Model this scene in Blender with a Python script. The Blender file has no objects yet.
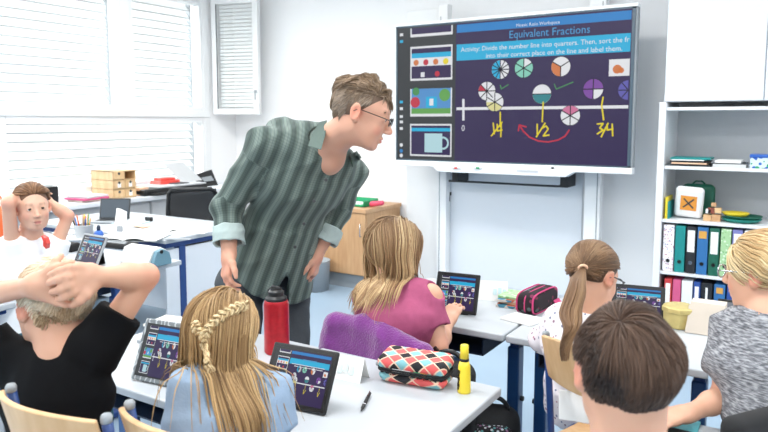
import bpy, math, random
import numpy as np
from mathutils import Vector
random.seed(7)
SC = bpy.context.scene
COL = SC.collection

# ------------------------------------------------------------------ camera, world, light, exposure
F, CX, CY = 675., 384., 190.
YAW, PITCH, CAMH = math.radians(32.25), math.radians(5.75), 1.5
cam = bpy.data.cameras.new('camera')
camo = bpy.data.objects.new('camera', cam); COL.objects.link(camo)
cam.sensor_width = 36.0; cam.lens = F/768*36.0
cam.shift_y = -(216-CY)/768.0
cam.clip_start = .05
camo.location = (0, 0, CAMH)
camo.rotation_euler = (math.radians(90)-PITCH, 0, YAW)
cam.dof.use_dof = True; cam.dof.focus_distance = 2.35; cam.dof.aperture_fstop = 5.6
SC.camera = camo

w = bpy.data.worlds.new('world'); SC.world = w; w.use_nodes = True
bg = w.node_tree.nodes['Background']
bg.inputs[0].default_value = (.97, .985, 1.0, 1); bg.inputs[1].default_value = 1.15
SC.view_settings.view_transform = 'Standard'; SC.view_settings.look = 'None'
SC.view_settings.exposure = 0.34; SC.view_settings.gamma = 1.0
SC.view_settings.use_curve_mapping = False

def area(name, loc, rot, sx, sy, power, col=(1, 1, 1)):
    l = bpy.data.lights.new(name, 'AREA'); l.shape = 'RECTANGLE'; l.size = sx; l.size_y = sy
    l.energy = power; l.color = col
    o = bpy.data.objects.new(name, l); COL.objects.link(o); o.location = loc; o.rotation_euler = rot
    return o
# daylight standing outside the long window front, and rows of unseen fill lamps added below the ceiling
area('window_daylight', (-7.6, 1.4, 4.4), (0, math.radians(-50), 0), 3.2, 9.0, 900, (.97, .99, 1))
for lx in (-3.9, -1.6, .8):
    for ly in (-1.4, 1.2, 3.6):
        area('ceiling_fill', (lx, ly, 2.96), (0, 0, 0), 1.2, .5, 30, (1, .985, .96))

# ------------------------------------------------------------------ pixel helpers (points of the place seen at a pixel)
FW = np.array([-math.sin(YAW)*math.cos(PITCH), math.cos(YAW)*math.cos(PITCH), -math.sin(PITCH)])
RT = np.array([math.cos(YAW), math.sin(YAW), 0.]); UPC = np.cross(RT, FW)
CAM = np.array([0, 0, CAMH]); Zu = np.array([0, 0, 1.])
FWH = np.array([-math.sin(YAW), math.cos(YAW), 0.])
def ray(x, y): return FW+RT*(x-CX)/F-UPC*(y-CY)/F
def P(x, y, t): return CAM+ray(x, y)*t
def atz(x, y, z): d = ray(x, y); return CAM+d*(z-CAMH)/d[2]
def aty(x, y, Y): d = ray(x, y); return CAM+d*Y/d[1]
def atx(x, y, X): d = ray(x, y); return CAM+d*X/d[0]
def nrm(v): v = np.asarray(v, float); return v/(np.linalg.norm(v)+1e-12)
A = lambda *v: np.array(v, float)
def frame(f, u):
    f = nrm(f); x = nrm(np.cross(f, u)); z = np.cross(x, f); return np.array([x, f, z])

# ------------------------------------------------------------------ materials
M = {}
def rgb(h):
    c = [int(h[i:i+2], 16)/255 for i in (0, 2, 4)]
    return tuple(x/12.92 if x <= .04045 else ((x+.055)/1.055)**2.4 for x in c)
def mat(name, hexc='ffffff', rough=.5, metal=0, noise=0, nscale=20, emit=0, trans=0, bump=0, bscale=200, spec=.5, sheen=0, coat=0, alpha=None):
    m = bpy.data.materials.new(name); m.use_nodes = True
    nt = m.node_tree; b = nt.nodes['Principled BSDF']; c = rgb(hexc)
    b.inputs['Base Color'].default_value = (*c, 1); b.inputs['Roughness'].default_value = rough
    b.inputs['Metallic'].default_value = metal; b.inputs['Specular IOR Level'].default_value = spec
    if coat: b.inputs['Coat Weight'].default_value = coat
    if sheen: b.inputs['Sheen Weight'].default_value = sheen
    if trans: b.inputs['Transmission Weight'].default_value = trans
    if emit:
        b.inputs['Emission Color'].default_value = (*c, 1); b.inputs['Emission Strength'].default_value = emit
        b.inputs['Base Color'].default_value = (0.01, 0.01, 0.01, 1)
    tc = nt.nodes.new('ShaderNodeTexCoord')
    if noise:
        n = nt.nodes.new('ShaderNodeTexNoise'); n.inputs['Scale'].default_value = nscale; n.inputs['Detail'].default_value = 4
        nt.links.new(tc.outputs['Object'], n.inputs['Vector'])
        r = nt.nodes.new('ShaderNodeMix'); r.data_type = 'RGBA'
        r.inputs[6].default_value = (*[x*(1-noise) for x in c], 1); r.inputs[7].default_value = (*[min(1, x*(1+noise)) for x in c], 1)
        nt.links.new(n.outputs[0], r.inputs[0]); nt.links.new(r.outputs[2], b.inputs['Base Color'])
    if bump:
        n2 = nt.nodes.new('ShaderNodeTexNoise'); n2.inputs['Scale'].default_value = bscale
        nt.links.new(tc.outputs['Object'], n2.inputs['Vector'])
        bp = nt.nodes.new('ShaderNodeBump'); bp.inputs['Strength'].default_value = bump; bp.inputs['Distance'].default_value = .01
        nt.links.new(n2.outputs[0], bp.inputs['Height']); nt.links.new(bp.outputs[0], b.inputs['Normal'])
    M[name] = m; return m
def nodes(m): return m.node_tree.nodes, m.node_tree.links, m.node_tree.nodes['Principled BSDF']
def ramp(N, stops, interp='CONSTANT'):
    r = N.new('ShaderNodeValToRGB'); r.color_ramp.interpolation = interp
    e = r.color_ramp.elements
    while len(e) > 1: e.remove(e[-1])
    for i, (p, h) in enumerate(stops):
        x = e[0] if i == 0 else e.new(p)
        x.position = p; x.color = (*rgb(h), 1)
    return r

mat('wall', 'f6f7f8', .85, bump=.05, bscale=60)
mat('ceiling', 'f4f4f2', .9, noise=.02)
mat('floor', '9db3c6', .42, noise=.05, nscale=3)
mat('frame_white', 'eef0f1', .4, noise=.01)
mat('white_panel', 'e9ebee', .35, noise=.01)
mat('cool_panel', 'dfe4ea', .4, noise=.01)
mat('desk_top', 'bcc1c6', .38, noise=.015, nscale=60)
mat('desk_edge', 'd4d7da', .5)
mat('blue_metal', '1d4f86', .35, spec=.6, noise=.04)
mat('deep_blue', '21427f', .4, noise=.04)
mat('teal_blue', '1d5f86', .4, noise=.04)
mat('dark_grey', '3c4043', .6, noise=.05)
mat('mid_grey', '9aa0a5', .5, noise=.04)
mat('light_grey', 'c4c8cc', .5, noise=.03)
mat('black_plastic', '141517', .4)
mat('black_soft', '1a1b1d', .8, noise=.2, nscale=120)
mat('paper', 'f6f6f4', .8, noise=.01)
mat('paper_grey', 'cfd2d4', .8, noise=.04)
mat('kraft', 'd8cdbf', .8, noise=.05)
mat('red_plastic', 'e2463c', .4)
mat('orange_plastic', 'ef6a35', .5)
mat('green_plastic', '21a06a', .4)
mat('teal_plastic', '16877a', .45)
mat('yellow_plastic', 'f5dc3c', .35)
mat('pink_plastic', 'e0506c', .45)
mat('blue_plastic', '2f62b8', .35)
mat('chrome', 'c8ccd0', .2, metal=1)
mat('bottle_red', 'b3202b', .3, metal=.35, noise=.35, nscale=55)
mat('gold_tin', 'c9b878', .4, metal=.3, noise=.2, nscale=40)
mat('peach', 'eec3a2', .6)
mat('fleece_purple', '742c7e', .95, noise=.25, nscale=30, bump=.5, bscale=160, sheen=.6)
mat('glass_edge', '4a5a66', .25)
mat('glass_pane', 'ffffff', .0)
mat('orange_mark', 'e89a3c', .5)
mat('red_wood', '8a4a3a', .5, noise=.1)
# light ply and beech wood
def wood(name, c1, c2, sc=(1, 1, 1), rough=.45):
    m = mat(name, c1, rough); N, L, b = nodes(m)
    tc = N.new('ShaderNodeTexCoord'); mp = N.new('ShaderNodeMapping'); mp.inputs['Scale'].default_value = sc
    n = N.new('ShaderNodeTexNoise'); n.inputs['Scale'].default_value = 3; n.inputs['Detail'].default_value = 6
    r = ramp(N, [(.3, c1), (.7, c2)], 'LINEAR')
    L.new(tc.outputs['Object'], mp.inputs[0]); L.new(mp.outputs[0], n.inputs['Vector']); L.new(n.outputs[0], r.inputs[0]); L.new(r.outputs[0], b.inputs['Base Color'])
wood('ply', 'dcb88c', 'cda476', (12, 12, 2))
wood('beech', 'cfa67c', 'bf9268', (14, 14, 1.5))
wood('beech_top', 'd6ad85', 'c89b72', (2, 14, 14))
wood('pine', 'e6c79c', 'd8b383', (10, 10, 3))
# clear window glass: mostly straight-through, a little mirror
def glass():
    m = M['glass_pane']; nt = m.node_tree; N = nt.nodes; N.remove(N['Principled BSDF'])
    t = N.new('ShaderNodeBsdfTransparent'); t.inputs[0].default_value = (.99, .995, .99, 1)
    g = N.new('ShaderNodeBsdfGlossy'); g.inputs['Roughness'].default_value = .02
    x = N.new('ShaderNodeMixShader'); x.inputs[0].default_value = .06
    nt.links.new(t.outputs[0], x.inputs[1]); nt.links.new(g.outputs[0], x.inputs[2]); nt.links.new(x.outputs[0], N['Material Output'].inputs[0])
glass()
def translucent(name, hexc, f=.5):
    m = mat(name, hexc, .6); nt = m.node_tree; N = nt.nodes; b = N['Principled BSDF']
    t = N.new('ShaderNodeBsdfTranslucent'); t.inputs[0].default_value = (*rgb(hexc), 1)
    x = N.new('ShaderNodeMixShader'); x.inputs[0].default_value = f
    nt.links.new(b.outputs[0], x.inputs[1]); nt.links.new(t.outputs[0], x.inputs[2]); nt.links.new(x.outputs[0], N['Material Output'].inputs[0])
translucent('slat', 'f6f8f8', .45)
mat('slat_shade_line', 'b4b8bb', .6)  # shade line where slats overlap, put into the colour of a grey strip
# skin and hair take their own colour from the mesh ("Col": lips, brows, strands differ)
def attr_mat(name, rough=.5, sss=0, spec=.4, coat=0):
    m = mat(name, 'ffffff', rough, spec=spec); N, L, b = nodes(m)
    a = N.new('ShaderNodeAttribute'); a.attribute_name = 'Col'; L.new(a.outputs['Color'], b.inputs['Base Color'])
    if sss:
        b.inputs['Subsurface Weight'].default_value = sss; b.inputs['Subsurface Radius'].default_value = (.012, .004, .002)
        b.inputs['Subsurface Scale'].default_value = .6
    return m
attr_mat('skin', .5, .12)
attr_mat('hair', .5, spec=.35)
attr_mat('eye', .15)
# striped shirt: broad dark green bands with fine pin lines, laid along "st" (across, along)
def shirt_mat():
    m = mat('striped_shirt', '5d6f69', .85, sheen=.1); N, L, b = nodes(m)
    a = N.new('ShaderNodeAttribute'); a.attribute_name = 'st'
    sx = N.new('ShaderNodeSeparateXYZ'); L.new(a.outputs['Vector'], sx.inputs[0])
    def wave(src, per, ph=0):
        k = N.new('ShaderNodeMath'); k.operation = 'MULTIPLY'; k.inputs[1].default_value = 2*math.pi/per; L.new(src, k.inputs[0])
        s = N.new('ShaderNodeMath'); s.operation = 'SINE'; L.new(k.outputs[0], s.inputs[0])
        q = N.new('ShaderNodeMapRange'); q.inputs[1].default_value = -1; q.inputs[2].default_value = 1; L.new(s.outputs[0], q.inputs[0]); return q.outputs[0]
    w1 = wave(sx.outputs[0], .050)
    r1 = ramp(N, [(0, '43514d'), (.25, '4c5a55'), (.65, '66756f'), (1, '75837d')], 'LINEAR'); L.new(w1, r1.inputs[0])
    w2 = wave(sx.outputs[1], .0085)
    mx = N.new('ShaderNodeMix'); mx.data_type = 'RGBA'; mx.blend_type = 'MULTIPLY'; mx.inputs[0].default_value = .25
    r2 = ramp(N, [(0, '8c9794'), (1, 'ffffff')], 'LINEAR'); L.new(w2, r2.inputs[0])
    L.new(r1.outputs[0], mx.inputs[6]); L.new(r2.outputs[0], mx.inputs[7])
    w3 = wave(sx.outputs[0], .0125)
    m2 = N.new('ShaderNodeMix'); m2.data_type = 'RGBA'; m2.blend_type = 'MULTIPLY'; m2.inputs[0].default_value = .35
    r3 = ramp(N, [(0, '7a8884'), (.3, 'ffffff')], 'LINEAR'); L.new(w3, r3.inputs[0])
    L.new(mx.outputs[2], m2.inputs[6]); L.new(r3.outputs[0], m2.inputs[7]); L.new(m2.outputs[2], b.inputs['Base Color'])
shirt_mat()
mat('shirt_plain', '5f6f69', .85, noise=.08, nscale=90)
mat('shirt_lining', 'a9b9b7', .85, noise=.06, nscale=90)
mat('trousers', '44494f', .85, noise=.15, nscale=150)
mat('jeans', '2b4568', .85, noise=.15, nscale=150)
mat('leggings', '23262c', .85, noise=.1)
mat('black_tee', '0b0c0f', .92, noise=.2, nscale=30, spec=.2)
mat('white_tee', 'f2f3f5', .85, noise=.01)
mat('blue_tee', '93a9c2', .85, noise=.05, nscale=60, bump=.1)
mat('pink_top', 'a54e72', .85, noise=.16, nscale=45, bump=.1)
mat('shoe', '3a3d44', .6)
def speck_mat(name, base, cols, scale, thr):
    m = mat(name, base, .85); N, L, b = nodes(m)
    tc = N.new('ShaderNodeTexCoord'); v = N.new('ShaderNodeTexVoronoi'); v.inputs['Scale'].default_value = scale
    L.new(tc.outputs['Object'], v.inputs['Vector'])
    sx = N.new('ShaderNodeSeparateXYZ'); L.new(v.outputs['Color'], sx.inputs[0])
    r = ramp(N, [(0, cols[0]), (.3, cols[1]), (.55, cols[2]), (.75, base)]); L.new(sx.outputs[0], r.inputs[0])
    lt = N.new('ShaderNodeMath'); lt.operation = 'LESS_THAN'; lt.inputs[1].default_value = thr; L.new(v.outputs['Distance'], lt.inputs[0])
    mx = N.new('ShaderNodeMix'); mx.data_type = 'RGBA'; mx.inputs[6].default_value = (*rgb(base), 1)
    L.new(lt.outputs[0], mx.inputs[0]); L.new(r.outputs[0], mx.inputs[7]); L.new(mx.outputs[2], b.inputs['Base Color'])
speck_mat('floral', 'efe9ee', ['8f6a84', '6f7797', 'b98796'], 62, .28)
speck_mat('floral_paper', 'f3eef0', ['b06b8a', '7d86b0', 'd99aa6'], 75, .34)
speck_mat('sequin', '1a1b1f', ['c9cfd6', '8a5f86', '5aa0a0'], 90, .42)
speck_mat('green_pattern', 'a9cf9c', ['86b880', 'd8ecd0', '96c48c'], 60, .4)
speck_mat('magazine', 'd8cfc6', ['c06a4a', '4a88a0', '7fae8a'], 22, .5)
speck_mat('box_print', 'cfe0ea', ['2f62b8', 'e2c23c', '21a06a'], 30, .5)
def heather():
    m = mat('heather', '8b8d92', .9); N, L, b = nodes(m)
    tc = N.new('ShaderNodeTexCoord'); mp = N.new('ShaderNodeMapping'); mp.inputs['Scale'].default_value = (55, 55, 320)
    n = N.new('ShaderNodeTexNoise'); n.inputs['Scale'].default_value = 1; n.inputs['Detail'].default_value = 3
    r = ramp(N, [(.35, '54565c'), (.5, '85878d'), (.66, 'b4b6ba')], 'LINEAR')
    L.new(tc.outputs['Object'], mp.inputs[0]); L.new(mp.outputs[0], n.inputs['Vector']); L.new(n.outputs[0], r.inputs[0]); L.new(r.outputs[0], b.inputs['Base Color'])
heather()
def argyle():
    m = mat('argyle', 'dd5e60', .8); N, L, b = nodes(m)
    a = N.new('ShaderNodeAttribute'); a.attribute_name = 'st'
    sx = N.new('ShaderNodeSeparateXYZ'); L.new(a.outputs['Vector'], sx.inputs[0])
    def ma(op, x, y):
        k = N.new('ShaderNodeMath'); k.operation = op
        for i, q in enumerate((x, y)):
            if isinstance(q, (int, float)): k.inputs[i].default_value = q
            else: L.new(q, k.inputs[i])
        return k.outputs[0]
    u = ma('MULTIPLY', sx.outputs[0], 1/.046); v = ma('MULTIPLY', sx.outputs[1], 1/.046)
    p, q = ma('ADD', u, v), ma('SUBTRACT', u, v)
    fp, fq = ma('FLOOR', p, 0), ma('FLOOR', q, 0)
    k3 = ma('FLOORED_MODULO', ma('ADD', fp, ma('MULTIPLY', fq, 2)), 4)
    r = ramp(N, [(0, 'e2605f'), (.26, '1b1b20'), (.51, '7fb6bd'), (.76, 'e2605f')]); L.new(ma('ADD', ma('DIVIDE', k3, 4), .02), r.inputs[0])
    lp = ma('ABSOLUTE', ma('SUBTRACT', ma('FRACT', ma('ADD', p, .5), 0), .5), 0); lq = ma('ABSOLUTE', ma('SUBTRACT', ma('FRACT', ma('ADD', q, .5), 0), .5), 0)
    ln = ma('LESS_THAN', ma('MINIMUM', lp, lq), .06)
    mx = N.new('ShaderNodeMix'); mx.data_type = 'RGBA'; mx.inputs[7].default_value = (*rgb('e9c9b0'), 1)
    L.new(ln, mx.inputs[0]); L.new(r.outputs[0], mx.inputs[6]); L.new(mx.outputs[2], b.inputs['Base Color'])
argyle()
def stripes(name, c1, c2, per, axis=0):
    m = mat(name, c1, .6); N, L, b = nodes(m)
    tc = N.new('ShaderNodeTexCoord'); sx = N.new('ShaderNodeSeparateXYZ'); L.new(tc.outputs['Object'], sx.inputs[0])
    k = N.new('ShaderNodeMath'); k.operation = 'MULTIPLY'; k.inputs[1].default_value = 1/per; L.new(sx.outputs[axis], k.inputs[0])
    f = N.new('ShaderNodeMath'); f.operation = 'FRACT'; L.new(k.outputs[0], f.inputs[0])
    r = ramp(N, [(0, c1), (.5, c2)]); L.new(f.outputs[0], r.inputs[0]); L.new(r.outputs[0], b.inputs['Base Color'])
def marble(name, c1, c2, sc):
    m = mat(name, c1, .3); N, L, b = nodes(m)
    tc = N.new('ShaderNodeTexCoord'); wv = N.new('ShaderNodeTexWave'); wv.inputs['Scale'].default_value = sc; wv.inputs['Distortion'].default_value = 6; wv.inputs['Detail Scale'].default_value = 2
    r = ramp(N, [(.2, c1), (.5, c2), (.8, c1)], 'LINEAR'); L.new(tc.outputs['Object'], wv.inputs['Vector']); L.new(wv.outputs[0], r.inputs[0]); L.new(r.outputs[0], b.inputs['Base Color'])
marble('marble_case', '71777b', 'c3c8ca', 9)
def mesh_fabric():
    m = mat('mesh_fabric', '1c1e21', .7); nt = m.node_tree; N = nt.nodes; b = N['Principled BSDF']
    t = N.new('ShaderNodeBsdfTransparent'); x = N.new('ShaderNodeMixShader'); x.inputs[0].default_value = .22
    nt.links.new(b.outputs[0], x.inputs[1]); nt.links.new(t.outputs[0], x.inputs[2]); nt.links.new(x.outputs[0], N['Material Output'].inputs[0])
mesh_fabric()
mat('light_mesh', 'b4b9bd', .5, metal=.3)
# screen colours (they give off light)
for n, h, e in (('s_dark', '3a2762', .62), ('s_panel', '43474c', .6), ('s_cyan', '1fb2e0', .95), ('s_strip', '2388d4', .85), ('s_white', 'f4f6fa', .85), ('s_title', '4aa2dc', .9),
                ('s_teal', '2f8f98', .8), ('s_mint', '8fdcc6', .85), ('s_orange', 'e0824a', .85), ('s_purple', '8a4fb0', .8), ('s_violet', '6a66c0', .8), ('s_pink', 'dc7aa4', .85),
                ('s_red', 'cf2f48', .85), ('s_yellow', 'f0dc28', .9), ('s_lemon', 'ece6a0', .85), ('s_green', '4fa05a', .8), ('s_leaf', '6fb85a', .75), ('s_sky', '5a9fe0', .8), ('s_line', '2a2438', .5), ('s_ice', 'bfe6ee', .85), ('s_grey', '9aa0aa', .7)):
    mat(n, h, .35, emit=e*.74, spec=.25)

mat('dark_blue_tray', '1c2c42', .5, noise=.05)
mat('ice_ink', 'cfe6ea', .8)
mat('book_page', 'e9e4da', .8, noise=.03)
mat('turq', '58b8c4', .5, noise=.1)
mat('red_clear', 'ee5148', .35)
mat('s_lap', '44586a', .3, emit=.6)
mat('blue_grey', '6b93a4', .5)
speck_mat('dark_print', '22161e', ['6a2440', '4a5a5a', '7a3050'], 38, .35); mat('pink_zip', 'c43a72', .6)
mat('light_tee', 'd9dcdd', .85, noise=.05)
mat('teal_leggings', '1d5666', .85, noise=.1)
mat('ribbon_grey', '9db0b2', .6)
for n, h in (('teal_file', '178a88'), ('black_file', '1e2126'), ('blue_file', '2f6ea8'), ('dark_green_file', '17604c'), ('lavender_file', '7c7fb8'), ('white_file', 'eceef0'), ('tan_file', 'd8a04a'), ('red_file', 'c43a3e'), ('pink_file', 'd25a86'), ('royal_file', '2a4f9a'), ('navy_file', '243a6a')): mat(n, h, .5, noise=.04)

# ------------------------------------------------------------------ mesh building
def raw_mesh(name, V, Fq, mats=(), midx=None, smooth=True, cols=None, st=None):
    """V (n,3); Fq list of polygons or an (m,k) array."""
    me = bpy.data.meshes.new(name); V = np.asarray(V, np.float32)
    if isinstance(Fq, np.ndarray):
        k = Fq.shape[1]; m = len(Fq)
        me.vertices.add(len(V)); me.vertices.foreach_set('co', V.ravel())
        me.loops.add(m*k); me.loops.foreach_set('vertex_index', Fq.astype(np.int32).ravel())
        me.polygons.add(m); me.polygons.foreach_set('loop_start', np.arange(0, m*k, k, dtype=np.int32))
        me.update(calc_edges=True)
    else:
        me.from_pydata(V.tolist(), [], Fq); me.update()
    for x in mats: me.materials.append(M[x] if isinstance(x, str) else x)
    if midx is not None: me.polygons.foreach_set('material_index', np.asarray(midx, np.int32))
    me.polygons.foreach_set('use_smooth', np.full(len(me.polygons), smooth))
    if cols is not None:
        a = me.attributes.new('Col', 'FLOAT_COLOR', 'POINT'); a.data.foreach_set('color', np.c_[cols, np.ones(len(V))].astype(np.float32).ravel())
    if st is not None:
        a = me.attributes.new('st', 'FLOAT_VECTOR', 'POINT'); a.data.foreach_set('vector', np.asarray(st, np.float32).ravel())
    return me
def link(name, me, parent=None, loc=None):
    o = bpy.data.objects.new(name, me); COL.objects.link(o)
    if parent is not None: o.parent = parent
    if loc is not None: o.location = loc
    return o
def tag(o, label=None, cat=None, group=None, kind=None):
    if label: o['label'] = label
    if cat: o['category'] = cat
    if group: o['group'] = group
    if kind: o['kind'] = kind
    return o
def thing(name, label, cat, loc=(0, 0, 0), rz=0, group=None):
    o = bpy.data.objects.new(name, None); COL.objects.link(o); o.empty_display_size = .1
    o.location = tuple(float(v) for v in loc); o.rotation_euler = (0, 0, rz)
    return tag(o, label, cat, group)
def copy_tree(o, parent=None):
    c = o.copy(); COL.objects.link(c)
    if parent is not None: c.parent = parent
    for ch in list(o.children): copy_tree(ch, c)
    return c

class MB:
    def __init__(s): s.V = []; s.F = []; s.I = []; s.mats = []; s.ST = []
    def mi(s, m):
        if m not in s.mats: s.mats.append(m)
        return s.mats.index(m)
    def add(s, V, Fs, m):
        n = len(s.V); i = s.mi(m); s.V += [tuple(map(float, v)) for v in V]
        for f in Fs: s.F.append([n+a for a in f]); s.I.append(i)
        return s
    def box(s, lo, hi, m, rz=0, c=None):
        x0, y0, z0 = lo; x1, y1, z1 = hi
        V = [(x, y, z) for z in (z0, z1) for x, y in ((x0, y0), (x1, y0), (x1, y1), (x0, y1))]
        if rz:
            cx, cy = c if c else ((x0+x1)/2, (y0+y1)/2); a, b = math.cos(rz), math.sin(rz)
            V = [(cx+(x-cx)*a-(y-cy)*b, cy+(x-cx)*b+(y-cy)*a, z) for x, y, z in V]
        return s.add(V, [(3, 2, 1, 0), (4, 5, 6, 7), (0, 1, 5, 4), (1, 2, 6, 5), (2, 3, 7, 6), (3, 0, 4, 7)], m)
    def obox(s, c, X, Y, Z, m):     # box by centre and half-axis vectors
        c, X, Y, Z = map(np.asarray, (c, X, Y, Z))
        V = [c+a*X+b*Y+d*Z for d in (-1, 1) for a, b in ((-1, -1), (1, -1), (1, 1), (-1, 1))]
        return s.add(V, [(3, 2, 1, 0), (4, 5, 6, 7), (0, 1, 5, 4), (1, 2, 6, 5), (2, 3, 7, 6), (3, 0, 4, 7)], m)
    def tube(s, pts, r, m, seg=10, cap=True):
        pts = [np.asarray(p, float) for p in pts]; n = len(pts)
        rs = r if hasattr(r, '__len__') else [r]*n
        V = []; ref = None
        for i, p in enumerate(pts):
            t = nrm(pts[min(i+1, n-1)]-pts[max(i-1, 0)])
            if ref is None:
                ref = A(0, 0, 1) if abs(t[2]) < .9 else A(1, 0, 0)
            u = nrm(np.cross(t, ref)); v = np.cross(u, t); ref = v
            for k in range(seg):
                a = 2*math.pi*k/seg; V.append(p+rs[i]*(u*math.cos(a)+v*math.sin(a)))
        Fs = [(i*seg+k, i*seg+(k+1) % seg, (i+1)*seg+(k+1) % seg, (i+1)*seg+k) for i in range(n-1) for k in range(seg)]
        if cap: Fs += [tuple(range(seg))[::-1], tuple((n-1)*seg+k for k in range(seg))]
        return s.add(V, [f[::-1] for f in Fs], m)
    def lathe(s, prof, c, m, seg=28, ax=None):
        V = []; n = len(prof)
        if ax is None: U, W, T = A(1, 0, 0), A(0, 1, 0), A(0, 0, 1)
        else:
            T = nrm(ax); U = nrm(np.cross(T, A(0, 0, 1) if abs(T[2]) < .9 else A(1, 0, 0))); W = np.cross(T, U)
        for r, z in prof:
            for k in range(seg):
                a = 2*math.pi*k/seg; V.append(np.asarray(c)+T*z+r*(U*math.cos(a)+W*math.sin(a)))
        Fs = [(i*seg+k, i*seg+(k+1) % seg, (i+1)*seg+(k+1) % seg, (i+1)*seg+k) for i in range(n-1) for k in range(seg)]
        Fs += [tuple(range(seg))[::-1], tuple((n-1)*seg+k for k in range(seg))]
        return s.add(V, Fs, m)
    def prism(s, poly, d, m):       # 3-D planar outline extruded by vector d
        n = len(poly); V = [np.asarray(p, float) for p in poly]; V += [p+np.asarray(d) for p in V[:n]]
        Fs = [tuple(range(n))[::-1], tuple(range(n, 2*n))]+[(i, (i+1) % n, n+(i+1) % n, n+i) for i in range(n)]
        return s.add(V, Fs, m)
    def sheet(s, fn, nu, nv, th, m):    # curved plate: fn(u,v)->point, thickened along its normal
        G = np.array([[fn(i/nu, j/nv) for j in range(nv+1)] for i in range(nu+1)])
        du = np.gradient(G, axis=0); dv = np.gradient(G, axis=1); N = np.cross(du, dv); N /= np.linalg.norm(N, axis=2, keepdims=True)+1e-12
        V = np.concatenate([(G+N*th/2).reshape(-1, 3), (G-N*th/2).reshape(-1, 3)]); o = (nu+1)*(nv+1); q = lambda i, j: i*(nv+1)+j
        Fs = []
        for i in range(nu):
            for j in range(nv):
                a, b, c, d = q(i, j), q(i+1, j), q(i+1, j+1), q(i, j+1); Fs += [(a, b, c, d), (o+d, o+c, o+b, o+a)]
        for i in range(nu): Fs += [(q(i+1, 0), q(i, 0), o+q(i, 0), o+q(i+1, 0)), (q(i, nv), q(i+1, nv), o+q(i+1, nv), o+q(i, nv))]
        for j in range(nv): Fs += [(q(0, j), q(0, j+1), o+q(0, j+1), o+q(0, j)), (q(nu, j+1), q(nu, j), o+q(nu, j), o+q(nu, j+1))]
        return s.add(V, Fs, m)
    def build(s, name, parent=None, bevel=0, smooth=False, loc=None, off=None, seg=2):
        V = np.array(s.V)
        if off is not None: V = V-np.asarray(off)
        me = raw_mesh(name, V, s.F, s.mats, s.I, smooth)
        o = link(name, me, parent, loc)
        if bevel:
            b = o.modifiers.new('bevel', 'BEVEL'); b.width = bevel; b.segments = seg; b.limit_method = 'ANGLE'; b.angle_limit = .6
            me.polygons.foreach_set('use_smooth', np.full(len(me.polygons), True))
            wn = o.modifiers.new('wn', 'WEIGHTED_NORMAL'); wn.keep_sharp = False
        return o
def struct(name, mb, **k):
    o = mb.build(name, **k); o['kind'] = 'structure'; return o

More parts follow.
